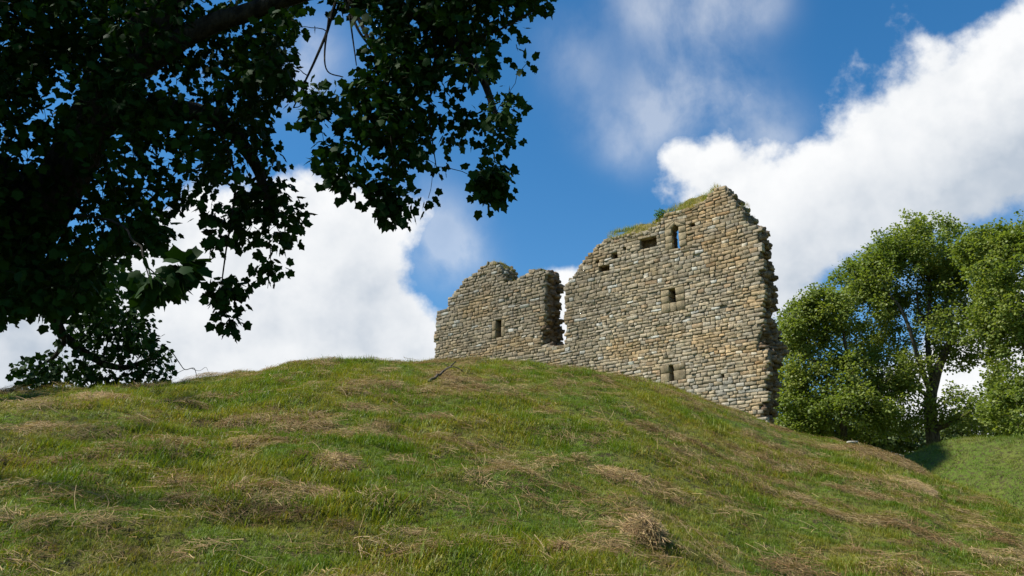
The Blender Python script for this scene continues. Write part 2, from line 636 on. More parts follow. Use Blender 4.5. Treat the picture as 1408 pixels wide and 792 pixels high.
def scatter(name, pos, rot, scl, pick, protos, label, cat, slot_mat):
    me = bpy.data.meshes.new(name)
    me.vertices.add(len(pos))
    me.vertices.foreach_set('co', pos.astype(np.float32).ravel())
    me.attributes.new('rot', 'FLOAT_VECTOR', 'POINT').data.foreach_set('vector', rot.astype(np.float32).ravel())
    me.attributes.new('scl', 'FLOAT_VECTOR', 'POINT').data.foreach_set('vector', scl.astype(np.float32).ravel())
    me.attributes.new('pick', 'INT', 'POINT').data.foreach_set('value', pick.astype(np.int32))
    me.update()
    me.materials.append(slot_mat)
    o = bpy.data.objects.new(name, me)
    COL.objects.link(o)
    ng = bpy.data.node_groups.new(name + '_nodes', 'GeometryNodeTree')
    ng.interface.new_socket('Geometry', in_out='INPUT', socket_type='NodeSocketGeometry')
    ng.interface.new_socket('Geometry', in_out='OUTPUT', socket_type='NodeSocketGeometry')
    N, L = ng.nodes, ng.links
    gi, go = N.new('NodeGroupInput'), N.new('NodeGroupOutput')
    iop = N.new('GeometryNodeInstanceOnPoints')
    j = N.new('GeometryNodeJoinGeometry')
    for p in protos:
        oi = N.new('GeometryNodeObjectInfo')
        oi.inputs['Object'].default_value = p
        oi.inputs['As Instance'].default_value = True
        L.new(oi.outputs['Geometry'], j.inputs[0])

    def na(nm, t):
        a = N.new('GeometryNodeInputNamedAttribute')
        a.data_type = t
        a.inputs['Name'].default_value = nm
        return a.outputs['Attribute']
    L.new(gi.outputs[0], iop.inputs['Points'])
    L.new(j.outputs[0], iop.inputs['Instance'])
    iop.inputs['Pick Instance'].default_value = True
    L.new(na('pick', 'INT'), iop.inputs['Instance Index'])
    L.new(na('rot', 'FLOAT_VECTOR'), iop.inputs['Rotation'])
    L.new(na('scl', 'FLOAT_VECTOR'), iop.inputs['Scale'])
    L.new(iop.outputs[0], go.inputs[0])
    md = o.modifiers.new('scatter', 'NODES')
    md.node_group = ng
    tag(o, label, cat, kind='stuff')
    return o


# terrain occlusion table, so nothing is spent on ground no camera near here can see
_th = np.linspace(-.8, .8, 161)
_r = np.linspace(1, 60, 296)
_A, _R = np.meshgrid(_th, _r, indexing='ij')
_E = (height(_R * np.sin(_A), _R * np.cos(_A)) - 1.6) / _R
_M = np.maximum.accumulate(_E, axis=1)


def visible(x, y, z, margin=.35):
    th, r = np.arctan2(x, y), np.hypot(x, y)
    i = np.clip(np.round((th + .8) / .01).astype(int), 0, 160)
    k = np.clip(np.floor((r - 1) / .2).astype(int) - 3, 0, 295)
    return (z + margin - 1.6) / r > _M[i, k]


def polar_points(count, r0, r1, half=.62, g=rng):
    th = g.uniform(-half, half, count)
    r = np.sqrt(g.uniform(r0 * r0, r1 * r1, count))
    return r * np.sin(th), r * np.cos(th), r


GP = [proto(blades(18, .085, .062, .006, .65, 100 + k), 'grass_tuft', M_GRASS) for k in range(4)]
GP += [proto(blades(14, .10, .105, .0065, .85, 120 + k, (1.05, 1.1, .9)), 'grass_tuft', M_GRASS) for k in range(3)]
GP += [proto(blades(18, .10, .055, .0075, .9, 140 + k, (1.28, 1.12, .95)), 'grass_tuft', M_GRASS) for k in range(3)]
xs, ys, rs = [], [], []
for (cnt, r0, r1) in ((34000, 4.5, 13), (46000, 13, 22), (38000, 22, 33), (26000, 33, 46)):
    x, y, r = polar_points(cnt, r0, r1)
    xs.append(x); ys.append(y); rs.append(r)
x, y, r = np.concatenate(xs), np.concatenate(ys), np.concatenate(rs)
z = height(x, y)
k = visible(x, y, z)
x, y, z, r = x[k], y[k], z[k], r[k]
P0 = np.stack([x, y, 0 * x], -1)
lush = fbm(P0 * .5, 3, 31) + .5 * (fbm(P0 * 1.7, 2, 37) - .5) + .16 * sstep(.34, .40, np.arctan2(x, y)) * sstep(31, 34, r)
hay_map = fbm(P0 * np.array([.9, 1.5, 1]) + 40, 4, 51)
u = rng.uniform(size=len(x))
pick = np.where(lush > .53, np.where(u < .30, rng.integers(4, 7, len(x)), rng.integers(0, 4, len(x))), np.where(u < .45, rng.integers(7, 10, len(x)), rng.integers(0, 4, len(x))))
sc = rng.uniform(.75, 1.3, len(x)) * (1 + .25 * sstep(14, 35, r)) * (.75 + .5 * sstep(.4, .65, lush))
rot = eulers(np.tile([0, 0, 1.0], (len(x), 1)) + .25 * normal_at(x, y) * 0 + rng.normal(0, .06, (len(x), 3)) * [1, 1, 0], rng.uniform(0, 2 * np.pi, len(x)))
keep = rng.uniform(size=len(x)) > .45 * sstep(.55, .70, hay_map)
scl = np.stack([sc * 1.1, sc * 1.1, sc], -1)
scatter('grass', np.stack([x, y, z], -1)[keep], rot[keep], scl[keep], pick[keep], GP,
        'short mown green and olive grass covering the steep mound', 'grass', M_GRASS)

HP = [proto(straws(52, .24, .0042, .026, 200 + k, (.05, .22)), 'hay_wisp', M_HAY) for k in range(4)]
HP += [proto(straws(90, .20, .0042, .045, 220 + k, (.05, .20), hump=.03), 'hay_wisp', M_HAY) for k in range(3)]
HP += [proto(straws(5, .25, .0055, .05, 240 + k, (.12, .42)), 'hay_wisp', M_HAY) for k in range(3)]
x, y, r = polar_points(60000, 4.5, 33)
P0 = np.stack([x, y, 0 * x], -1)
hay_map = fbm(P0 * np.array([.9, 1.5, 1]) + 40, 4, 51)
prob = .16 + .84 * sstep(.51, .66, hay_map)
k = rng.uniform(size=len(x)) < prob * .44
x, y, r, hm = x[k], y[k], r[k], hay_map[k]
z = height(x, y)
k = visible(x, y, z)
x, y, z, r, hm = x[k], y[k], z[k], r[k], hm[k]
u = rng.uniform(size=len(x))
pick = np.where((hm > .60) & (u < .5), rng.integers(4, 7, len(x)), np.where(u > .80, rng.integers(7, 10, len(x)), rng.integers(0, 4, len(x))))
sc = rng.uniform(.6, 1.25, len(x))
rot = eulers(normal_at(x, y), rng.uniform(0, 2 * np.pi, len(x)))
scatter('cut_grass', np.stack([x, y, z + .012 + .02 * rng.uniform(size=len(x))], -1), rot, np.stack([sc, sc, sc * rng.uniform(.7, 1.3, len(x))], -1), pick, HP,
        'dry brown mown hay lying in wisps and mats over the mound', 'hay', M_HAY)


def ground_hit(px, py):
    """where the line of sight through a pixel of the photograph meets the ground"""
    d = ray(px, py)
    t = np.arange(3, 60, .03)
    p = EYE + d * t[:, None]
    below = p[:, 2] < height(p[:, 0], p[:, 1])
    i = int(np.argmax(below)) if below.any() else len(t) - 1
    return p[i]


def hay_heap(px, py, width, hgt, label, seed):
    p = ground_hit(px, py)
    nrm = normal_at(np.array([p[0]]), np.array([p[1]]))
    e = eulers(nrm, np.array([.0]))[0]
    g = np.random.default_rng(seed)
    mb = straws(900, width * .5, .005, hgt * .3, seed, (.07, .26), hump=hgt)
    # the matted body of the heap
    na, nr_ = 28, 8
    rr = np.linspace(0, 1, nr_)
    aa = np.linspace(0, 2 * np.pi, na, endpoint=False)
    R_, A_ = np.meshgrid(rr, aa, indexing='ij')
    wob = 1 + .35 * (fbm(np.stack([np.cos(A_) * 1.6, np.sin(A_) * 1.6, R_ * 0 + seed], -1), 3, seed) - .5)
    X, Y = R_ * np.cos(A_) * width * .5 * wob, R_ * np.sin(A_) * width * .42 * wob
    Z = hgt * (1 - R_ ** 2) * (.6 + .8 * fbm(np.stack([X * 6, Y * 6, 0 * X + seed], -1), 4, seed)) - .03 * R_
    idx = np.arange(nr_ * na).reshape(nr_, na)
    q = np.stack([idx[:-1], idx[1:], np.roll(idx[1:], -1, 1), np.roll(idx[:-1], -1, 1)], -1).reshape(-1, 4)
    v = np.stack([X, Y, Z], -1).reshape(-1, 3)
    mb.add(v, q, np.outer(g.uniform(.7, 1.5, len(v)), [1, .97, .92]))
    o = mb.build('hay_heap', M_HEAP)
    o.location = p.tolist()
    o.rotation_euler = e.tolist()
    tag(o, label, 'hay heap', 'raked heaps of dry hay on the mound')


for a in ((885, 735, .46, .14, 'tallest rounded straw coloured hay heap, standing alone low on the slope right of centre', 301),
          (440, 684, .70, .07, 'broad flat straw coloured hay heap in the lower left part of the slope', 302),
          (326, 612, .70, .07, 'low wide hay heap on the left slope below the dip in the skyline', 303),
          (845, 652, .85, .06, 'long low hay heap in the middle of the slope below the low slit window', 304),
          (125, 550, .90, .08, 'flat hay heap highest on the left, beneath the dark hanging branches', 305),
          (460, 638, .6, .06, 'small hay heap upslope of the broad flat one, left of centre', 306),
          (775, 762, .26, .09, 'smallest upright hay tuft near the bottom edge, centre', 307),
          (1245, 668, 1.3, .08, 'long pale hay heap on the right shoulder above the hollow', 308)):
    hay_heap(*a)


# ------------------------------------------------------------------ the ruin
YAW = RAD(38)
WV = np.array([math.cos(YAW), -math.sin(YAW), 0])
NV = np.array([-math.sin(YAW), -math.cos(YAW), 0])
d0 = ray(1047, 480)
O = EYE + d0 * (35.5 / math.hypot(d0[0], d0[1]))
O[2] = 0


def on_plane(px, py, back=0.0):
    d = ray(px, py)
    o = O - NV * back
    t = ((o - EYE) @ NV) / (d @ NV)
    p = EYE + d * t[..., None]
    return np.stack([(p - o) @ WV, p[..., 2]], -1)


def wpt(s, z, depth):
    s, z, depth = np.broadcast_arrays(np.asarray(s, float), z, depth)
    p = O + s[..., None] * WV - depth[..., None] * NV
    p[..., 2] = z
    return p


THK = 1.35
# outline of the wall face in the photograph; third value: the same corner on the back face, where the broken end shows it
OUT = [(596, 545), (597, 500), (600, 430), (615, 424), (618, 410), (632, 394), (637, 385), (655, 376), (662, 368), (671, 361), (682, 361), (690, 374), (694, 386), (702, 389),
       (713, 383), (728, 375), (743, 369), (753, 374, 763, 380), (747, 400, 771, 395), (750, 430, 769, 432), (744, 452, 771, 452), (744, 474, 773, 474),
       (760, 477), (770, 476), (778, 474), (779, 455), (777, 430), (778, 410), (777, 392), (782, 388), (790, 378), (798, 365), (808, 353), (818, 341), (834, 329), (851, 325), (868, 322), (884, 319),
       (900, 313), (912, 297), (930, 292), (948, 285), (966, 277), (982, 262), (991, 256), (1004, 271), (1016, 286), (1023, 303), (1031, 311), (1047, 313, 1052, 316),
       (1044, 326, 1055, 335), (1046, 350, 1057, 360), (1046, 372, 1060, 380), (1049, 402, 1064, 402), (1046, 420, 1063, 418), (1046, 436, 1060, 434), (1044, 460, 1072, 460), (1043, 480, 1077, 478),
       (1058, 484, 1077, 488), (1053, 500, 1070, 503), (1054, 515, 1067, 515), (1051, 528, 1067, 530), (1054, 545, 1063, 546), (1047, 560, 1063, 562), (1051, 577, 1062, 580), (1051, 640, 1062, 640)]
FRONT = on_plane(np.array([o[0] for o in OUT]), np.array([o[1] for o in OUT]))
BACK = FRONT.copy()
for i, o in enumerate(OUT):
    if len(o) == 4:
        BACK[i] = on_plane(np.array(o[2]), np.array(o[3]), THK)
BACK[0, 1] = FRONT[0, 1]


def inside(poly, s, z):
    r = np.zeros(s.shape, bool)
    a, b = poly, np.roll(poly, -1, 0)
    for (s0, z0), (s1, z1) in zip(a, b):
        c = (z0 > z) != (z1 > z)
        if abs(z1 - z0) > 1e-9:
            r ^= c & (s < (s1 - s0) * (z - z0) / (z1 - z0) + s0)
    return r


def spans(poly, z):
    xs_ = []
    for (s0, z0), (s1, z1) in zip(poly, np.roll(poly, -1, 0)):
        if (z0 > z) != (z1 > z):
            xs_.append(s0 + (s1 - s0) * (z - z0) / (z1 - z0))
    xs_.sort()
    return [(xs_[i], xs_[i + 1]) for i in range(0, len(xs_) - 1, 2)]


def rect(x0, y0, x1, y1):
    p = on_plane(np.array([x0, x1, (x0 + x1) / 2, (x0 + x1) / 2]), np.array([(y0 + y1) / 2, (y0 + y1) / 2, y0, y1]))
    return [p[0, 0], p[3, 1], p[1, 0], p[2, 1]]      # s0 z0 s1 z1


ruin_base = wpt(-8, float(height(*(O - 8 * WV)[:2])), .6)
RUIN = thing('castle_ruin', 'broken sandstone castle wall with a deep cleft and four slit windows on the mound', 'castle ruin', ruin_base)

# openings: (slit rectangle, margin of dressed stones l, r, bottom, top, how deep the opening goes)
WIN = [(rect(682, 439, 689.5, 465.5), .26, .22, .0, .0, .9, False),
       (rect(924, 312, 933.5, 341), .34, .36, .0, .25, 9, True),
       (rect(920, 399, 929, 415), .40, .42, .34, .20, .9, False),
       (rect(920.5, 502, 926.5, 526.5), .42, .55, .0, .0, .9, False)]
HOLES = [rect(880, 328.5, 903, 341), rect(841, 348, 849, 354.5), rect(824, 366, 838, 373), rect(819, 360, 824, 364), rect(948, 305, 955.5, 309.5), rect(992, 519, 996, 522), rect(857, 343, 861, 346)]

zlo, zhi = FRONT[:, 1].min(), FRONT[:, 1].max()
zc_, rows = zlo, []
g = np.random.default_rng(5)
while zc_ < zhi + .1:
    hgt = float(np.clip(g.normal(.154, .024), .105, .23))
    rows.append((zc_, zc_ + hgt))
    zc_ += hgt
edges = np.array([r_[0] for r_ in rows] + [rows[-1][1]])


def snap(zv):
    return float(edges[np.argmin(abs(edges - zv))])


RES = []          # rectangles kept free of coursed stones
WINS = []
for (rc_, l, r_, b, t, dep, arch) in WIN:
    s0, z0, s1, z1 = rc_
    z0, z1 = snap(z0), snap(z1)
    zb, zt = snap(z0 - b), snap(z1 + t)
    WINS.append((s0, z0, s1, z1, s0 - l, s1 + r_, zb, zt, dep, arch))
    RES.append((s0 - l, zb, s1 + r_, zt))
HOL = []
for (s0, z0, s1, z1) in HOLES:
    z0, z1 = snap(z0), snap(z1)
    if z1 - z0 < .05:
        z1 = float(edges[min(len(edges) - 1, np.argmin(abs(edges - z0)) + 1)])
    HOL.append((s0, z0, s1, z1))
    RES.append((s0, z0, s1, z1))

PAL = np.array([(.270, .235, .165), (.235, .205, .145), (.300, .255, .170), (.205, .180, .135), (.285, .270, .225), (.240, .230, .195), (.345, .265, .155), (.350, .230, .125), (.320, .285, .205), (.46, .44, .38)])
PAL = (PAL * .46 + PAL.mean(0) * .54) * np.array([1.16, 1.12, 1.08])
PAL[-1] = (.48, .465, .41)
PW_R = np.array([.17, .13, .17, .08, .13, .11, .09, .035, .07, .03])
PW_L = np.array([.16, .22, .08, .22, .10, .12, .02, .01, .03, .07])
uu = np.array([0, .05, .5, .95, 1.0])


def stone(mb, c4, prot, back, g_, col, rnd=.012):
    """one dressed block: c4 corners (s,z) ccw from lower left, face pushed out by prot, running back into the wall"""
    U, V = np.meshgrid(uu, uu, indexing='ij')
    c4 = np.asarray(c4, float)
    b = ((1 - U) * (1 - V))[..., None] * c4[0] + (U * (1 - V))[..., None] * c4[1] + (U * V)[..., None] * c4[2] + ((1 - U) * V)[..., None] * c4[3]
    edge = (np.minimum(U, 1 - U) < .01).astype(float) + (np.minimum(V, 1 - V) < .01)
    dep = -prot + rnd * np.where(edge == 1, .75, np.where(edge == 2, 1.35, 0)) + g_.normal(0, .007, U.shape)
    dep += g_.normal(0, .009) * (U - .5) * 2 + g_.normal(0, .009) * (V - .5) * 2
    cen = c4.mean(0)
    b = b + np.where(edge[..., None] == 2, (cen - b) * .07, 0)
    v = wpt(b[..., 0], b[..., 1], dep).reshape(-1, 3)
    idx = np.arange(25).reshape(5, 5)
    q = np.stack([idx[:-1, :-1], idx[1:, :-1], idx[1:, 1:], idx[:-1, 1:]], -1).reshape(-1, 4)
    per = np.concatenate([idx[:-1, 0], idx[-1, :-1], idx[:0:-1, -1], idx[0, :0:-1]])
    pb = b.reshape(-1, 2)[per]
    vb = wpt(pb[:, 0], pb[:, 1], np.full(len(per), back))
    m = len(per)
    k_ = np.arange(m)
    q2 = np.stack([per[k_], 25 + k_, 25 + (k_ + 1) % m, per[(k_ + 1) % m]], 1)
    mb.add(np.concatenate([v, vb]), [q, q2], np.broadcast_to(col, (25 + m, 3)))


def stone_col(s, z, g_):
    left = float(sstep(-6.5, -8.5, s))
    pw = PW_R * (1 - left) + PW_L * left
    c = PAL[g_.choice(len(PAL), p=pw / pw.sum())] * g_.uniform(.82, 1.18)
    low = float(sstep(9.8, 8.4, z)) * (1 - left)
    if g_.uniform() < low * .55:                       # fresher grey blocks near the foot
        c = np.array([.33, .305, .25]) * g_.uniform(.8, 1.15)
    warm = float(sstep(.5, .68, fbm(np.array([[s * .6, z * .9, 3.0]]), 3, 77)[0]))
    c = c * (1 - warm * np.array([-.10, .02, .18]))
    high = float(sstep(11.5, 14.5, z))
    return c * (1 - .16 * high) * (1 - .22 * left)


def subtract(iv, bl):
    out = []
    for a, b in iv:
        cur = [(a, b)]
        for c, d in bl:
            nxt = []
            for p, q in cur:
                if d <= p or c >= q:
                    nxt.append((p, q))
                else:
                    if c > p: nxt.append((p, c))
                    if d < q: nxt.append((d, q))
            cur = nxt
        out += cur
    return out


def wob(s, z):
    return (fbm(np.stack([np.asarray(s) * .5, np.asarray(z) * 1.3 + 0 * np.asarray(s), 0 * np.asarray(s) + 9], -1), 3, 21) - .5) * .10


face = MB()
for (z0, z1) in rows:
    zm = (z0 + z1) / 2
    blk = [(a, c) for (a, b, c, d) in RES if b < zm < d]
    raw = spans(FRONT, zm)
    for (a, b) in subtract(raw, blk):
        lo = a - (g.uniform(-.08, .12) if any(abs(a - p) < 1e-6 for p, _ in raw) else 0)
        hi = b + (g.uniform(-.12, .16) if any(abs(b - q_) < 1e-6 for _, q_ in raw) else 0)
        s = lo
        while s < hi - .06:
            L = float(np.clip(g.lognormal(math.log(.31), .32), .17, .65))
            if hi - (s + L) < .16: L = hi - s
            gp, gz = g.uniform(.018, .034), g.uniform(.008, .019)
            fix = 0 if blk else 1
            j = g.normal(0, .009, (4, 2))
            dz0, dz1 = wob(np.array([s, s + L]), z0), wob(np.array([s, s + L]), z1)
            near_res = any(abs(s - c) < 1.2 or abs(s + L - a_) < 1.2 for a_, c in blk)
            f_ = .3 if near_res else 1.0
            c4 = np.array([(s + gp / 2, z0 + gz / 2 + f_ * dz0[0]), (s + L - gp / 2, z0 + gz / 2 + f_ * dz0[1]), (s + L - gp / 2, z1 - gz / 2 + f_ * dz1[1]), (s + gp / 2, z1 - gz / 2 + f_ * dz1[0])]) + j
            miss = g.uniform() < .006
            quoin = s < -15.4 and z0 < 12
            pr = g.normal(.012, .007)
            if L > .3 and (z1 - z0) > .19 and g.uniform() < .18 and not near_res:      # two thin stones in one course
                mid = (z0 + z1) / 2 + g.normal(0, .015)
                m4 = c4.copy(); m4[2, 1] = m4[3, 1] = mid - .007
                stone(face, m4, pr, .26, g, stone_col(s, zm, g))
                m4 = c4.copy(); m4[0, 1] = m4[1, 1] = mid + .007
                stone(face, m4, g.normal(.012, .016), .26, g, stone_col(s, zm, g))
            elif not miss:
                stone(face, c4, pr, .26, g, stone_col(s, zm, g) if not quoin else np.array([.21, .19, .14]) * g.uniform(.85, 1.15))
            s += L
# one long bonding stone sticking out of the broken right-hand end
p = on_plane(np.array([1003., 1072.]), np.array([493., 484.]))
face.build('stone_facing', M_STONE, RUIN)

# dressed stones round each slit
WLAB = ['narrow dark slit window in the left fragment', 'tall pointed slit window near the top, sky showing through', 'small square-topped loop window in the middle of the wall', 'low slit window just above the grass']
for i, (s0, z0, s1, z1, sl_, sr, zb, zt, dep, arch) in enumerate(WINS):
    mb = MB()

    def blk_(a, b, c, d, pr=.02, back=None):
        gp = .007
        stone(mb, np.array([(a + gp, b + gp), (c - gp, b + gp), (c - gp, d - gp), (a + gp, d - gp)]) + g.normal(0, .004, (4, 2)), pr + g.normal(0, .006), back or .42, g,
              np.array([.265, .215, .135]) * g.uniform(.85, 1.12) * (.8 if i == 0 else 1), .022)
    hh = z1 - z0
    nb = max(2, int(round(hh / .36)))
    cuts_l = z0 + hh * np.linspace(0, 1, nb + 1) + np.concatenate([[0], g.normal(0, .03, nb - 1), [0]])
    cuts_r = z0 + hh * np.linspace(0, 1, nb + 1) + np.concatenate([[0], g.normal(0, .04, nb - 1), [0]])
    for k_ in range(nb):
        blk_(sl_, cuts_l[k_], s0, cuts_l[k_ + 1], back=.17 if arch else .5)
        blk_(s1, cuts_r[k_], sr, cuts_r[k_ + 1], back=.5)
    if zb < z0 - .05:
        m_ = (s0 + s1) / 2
        blk_(sl_, zb, s0 + .02, z0); blk_(s0 + .02, zb, s1 + .03, z0); blk_(s1 + .03, zb, sr, z0)
    if zt > z1 + .05:
        if arch:           # two stones meeting over a pointed head
            w_ = s1 - s0
            for (a, c, sgn) in ((sl_, (s0 + s1) / 2, 1), (sr, (s0 + s1) / 2, -1)):
                in_ = s0 if sgn == 1 else s1
                lo_, hi_ = (a, c) if a < c else (c, a)
                if sgn == 1:
                    c4 = [(sl_ + .007, z1 + .0), (s0, z1), (c - .006, z1 + .16), (c - .006, zt)]
                    stone(mb, [c4[0], c4[1], c4[2], c4[3]], .02, .5, g, np.array([.265, .215, .135]), .02)
                    stone(mb, [(sl_ + .007, z1 + .012), (c - .01, zt - .02), (c - .01, zt + .02), (sl_ + .007, zt)], .02, .5, g, np.array([.26, .21, .13]), .02)
                else:
                    stone(mb, [(c + .006, z1 + .16), (s1, z1), (sr - .007, z1), (c + .006, zt)], .02, .5, g, np.array([.255, .205, .13]), .02)
                    stone(mb, [(c + .01, zt - .02), (sr - .007, z1 + .012), (sr - .007, zt), (c + .01, zt + .02)], .02, .5, g, np.array([.25, .2, .13]), .02)
        else:
            blk_(sl_, z1, sr, zt)
    o = mb.build('window_surround', M_STONE, RUIN)
    o['label'] = WLAB[i]

# rubble core: small cells filled between the front and the back outline, every corner shaken loose
CS = .125
s_ax = np.arange(FRONT[:, 0].min() - .6, max(FRONT[:, 0].max(), BACK[:, 0].max()) + .8, CS)
z_ax = np.arange(zlo, zhi + .4, CS)
KD = 11
d_ax = np.linspace(.048, THK, KD + 1)
SC, ZC = np.meshgrid(s_ax[:-1] + CS / 2, z_ax[:-1] + CS / 2, indexing='ij')
vox = np.zeros((*SC.shape, KD), bool)
for k_ in range(KD):
    dm = (d_ax[k_] + d_ax[k_ + 1]) / 2
    t = dm / THK
    poly = FRONT * (1 - t) + BACK * t
    jit = (fbm(np.stack([SC * 2.2, ZC * 2.2, 0 * SC + dm * 2.2], -1), 3, 61) - .5) * .34
    vox[..., k_] = inside(poly, SC + jit, ZC + jit * .6)
    for (s0, z0, s1, z1, sl_, sr, zb, zt, dep, arch) in WINS:
        if dm < dep:
            if dep > 2:
                vox[..., k_] &= ~((SC > s0 - .08 - .33 * max(0, dm - .16)) & (SC < s1 + .08) & (ZC > z0 - .10) & (ZC < z1 + .22 + .25 * dm))
            if dm < (.20 if dep > 2 else .42):
                vox[..., k_] &= ~((SC > sl_ + .02) & (SC < sr - .02) & (ZC > zb - .02) & (ZC < zt + .02))
            elif dep < 2:
                sp = .10
                vox[..., k_] &= ~((SC > s0 - sp) & (SC < s1 + sp) & (ZC > z0 - .12) & (ZC < z1 + .16))
    for (s0, z0, s1, z1) in HOL:
        if dm < .55:
            vox[..., k_] &= ~((SC > s0 - .06) & (SC < s1 + .06) & (ZC > z0 - .06) & (ZC < z1 + .06))
ns, nz = SC.shape
vid = np.arange((ns + 1) * (nz + 1) * (KD + 1)).reshape(ns + 1, nz + 1, KD + 1)
pad = np.pad(vox, 1)
quads, fid = [], []
I, J, K = np.nonzero(vox)


def side(mask_shift, corners):
    a = ~pad[I + 1 + mask_shift[0], J + 1 + mask_shift[1], K + 1 + mask_shift[2]]
    i_, j_, k_ = I[a], J[a], K[a]
    quads.append(np.stack([vid[i_ + c[0], j_ + c[1], k_ + c[2]] for c in corners], 1))


side((-1, 0, 0), [(0, 0, 0), (0, 0, 1), (0, 1, 1), (0, 1, 0)])
side((1, 0, 0), [(1, 0, 0), (1, 1, 0), (1, 1, 1), (1, 0, 1)])
side((0, -1, 0), [(0, 0, 0), (1, 0, 0), (1, 0, 1), (0, 0, 1)])
side((0, 1, 0), [(0, 1, 0), (0, 1, 1), (1, 1, 1), (1, 1, 0)])
side((0, 0, -1), [(0, 0, 0), (0, 1, 0), (1, 1, 0), (1, 0, 0)])
side((0, 0, 1), [(0, 0, 1), (1, 0, 1), (1, 1, 1), (0, 1, 1)])
Q = np.concatenate(quads)
used, inv = np.unique(Q, return_inverse=True)
Q = inv.reshape(Q.shape)
i_, rem = np.divmod(used, (nz + 1) * (KD + 1))
j_, k_ = np.divmod(rem, KD + 1)
sv, zv, dv = s_ax[0] + i_ * CS, z_ax[0] + j_ * CS, d_ax[k_]
gj = np.random.default_rng(3)
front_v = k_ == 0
sv = sv + gj.uniform(-.05, .05, len(sv))
zv = zv + gj.uniform(-.05, .05, len(sv))
dv = dv + np.where(front_v, gj.uniform(-.006, .022, len(sv)), gj.uniform(-.05, .05, len(sv)))
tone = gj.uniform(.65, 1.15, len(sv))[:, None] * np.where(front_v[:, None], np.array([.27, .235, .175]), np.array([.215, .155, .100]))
mesh('rubble_core', wpt(sv, zv, dv), Q, M_CORE, RUIN, tone)

# loose rubble bedded in the broken ends and along the ragged top


def box_grid():
    vs, fs, key = [], [], {}

    def vi(p_):
        p_ = tuple(p_)
        if p_ not in key:
            key[p_] = len(vs); vs.append(p_)
        return key[p_]
    for ax in range(3):
        for sg in (-1, 1):
            for a in (-1, 0):
                for b in (-1, 0):
                    qd = []
                    for (da, db) in ((0, 0), (1, 0), (1, 1), (0, 1)):
                        p_ = [0, 0, 0]
                        p_[ax] = sg
                        p_[(ax + 1) % 3], p_[(ax + 2) % 3] = a + da, b + db
                        qd.append(vi(p_))
                    fs.append(qd if sg == 1 else qd[::-1])
    return np.array(vs, float), np.array(fs)


BGV, BGF = box_grid()


def rock(mb, cen, size, g_, col, upright=False):
    v = BGV * (1 - .09 * (np.abs(BGV).sum(1) - 1) / 2)[:, None]
    v = v * (1 + g_.normal(0, .10, v.shape)) * np.asarray(size) * .5
    a = g_.normal(0, .35 if upright else .8)
    b = g_.normal(0, .10)
    R_ = np.array([[math.cos(a), -math.sin(a), 0], [math.sin(a), math.cos(a), 0], [0, 0, 1]]) @ np.array([[math.cos(b), 0, math.sin(b)], [0, 1, 0], [-math.sin(b), 0, math.cos(b)]])
    F_ = np.stack([WV, -NV, [0, 0, 1.0]], 1)
    mb.add(v @ R_.T @ F_.T + cen, BGF, col)


rub = MB()
gr = np.random.default_rng(8)
for i in range(1, len(OUT) - 1):
    f0, f1_, b0, b1 = FRONT[i], FRONT[i + 1] if i + 1 < len(OUT) else FRONT[0], BACK[i], BACK[(i + 1) % len(OUT)]
    L = np.linalg.norm(f1_ - f0)
    if i >= len(OUT) - 2: break
    end = len(OUT[i]) == 4 or len(OUT[i + 1]) == 4
    cnt = int(max(2, L * THK * (19 if end else 15)))
    for _ in range(cnt):
        t, d = gr.uniform(), gr.uniform(.12, 1.0)
        fr, bk = f0 * (1 - t) + f1_ * t, b0 * (1 - t) + b1 * t
        p_ = fr * (1 - d) + bk * d
        sz = gr.uniform(.13, .34) * np.array([gr.uniform(.9, 1.5), gr.uniform(.8, 1.4), gr.uniform(.42, .7)])
        if not end: sz = sz * .85
        c = np.array([.225, .160, .105]) * gr.uniform(.5, 1.3) if end else PAL[gr.choice(len(PAL), p=(PW_R + PW_L) / (PW_R + PW_L).sum())] * gr.uniform(.6, .95)
        rock(rub, wpt(p_[0] + gr.normal(0, .05), p_[1] + gr.normal(-.04, .05), d * THK + .0), sz, gr, c, True)
rub.build('rubble', M_CORE, RUIN)


# grass growing on the wall head
def top_z(s, t=.5):
    za = np.arange(zhi + .3, zlo, -.04)
    k = inside(FRONT, np.full(len(za), s), za)
    return za[int(np.argmax(k))] if k.any() else None


pts = []
for (p0, p1, dens_) in (((662, 0), (704, 0), 40), ((700, 0), (722, 0), 18), ((833, 0), (912, 0), 170), ((912, 0), (985, 0), 170), ((735, 0), (752, 0), 8), ((1018, 0), (1028, 0), 8), ((640, 0), (662, 0), 6)):
    sa, sb = on_plane(np.array([p0[0], p1[0]]), np.array([330, 330]))[:, 0]
    for _ in range(dens_):
        s = rng.uniform(sa, sb)
        zt_ = top_z(s)
        if zt_ is None: continue
        d_ = rng.uniform(.0, 1.0)
        pts.append((s, zt_ - .04 + (.58 if p0[0] > 800 else .14) * float(sstep(0, .6, d_)), d_))
pts = np.array(pts)
TP = [proto(blades(26, .13, .24, .008, .6, 160 + k_, (2.3, 1.75, 1.5)), 'grass_tuft', M_GRASS) for k_ in range(3)] + [proto(blades(24, .13, .17, .009, .7, 170 + k_, (1.25, 1.15, 1.0)), 'grass_tuft', M_GRASS) for k_ in range(2)]
m = len(pts)
scatter('wall_top_grass', wpt(pts[:, 0], pts[:, 1], pts[:, 2]), eulers(np.tile([0, 0, 1.], (m, 1)) + np.outer(rng.uniform(0, .5, m), NV) * .6, rng.uniform(0, 6.28, m)) if m else pts,
        np.repeat(rng.uniform(.6, 1.2, m)[:, None], 3, 1), rng.integers(0, 5, m), TP, 'dry yellow grass growing along the ragged top of the castle wall', 'grass', M_GRASS)
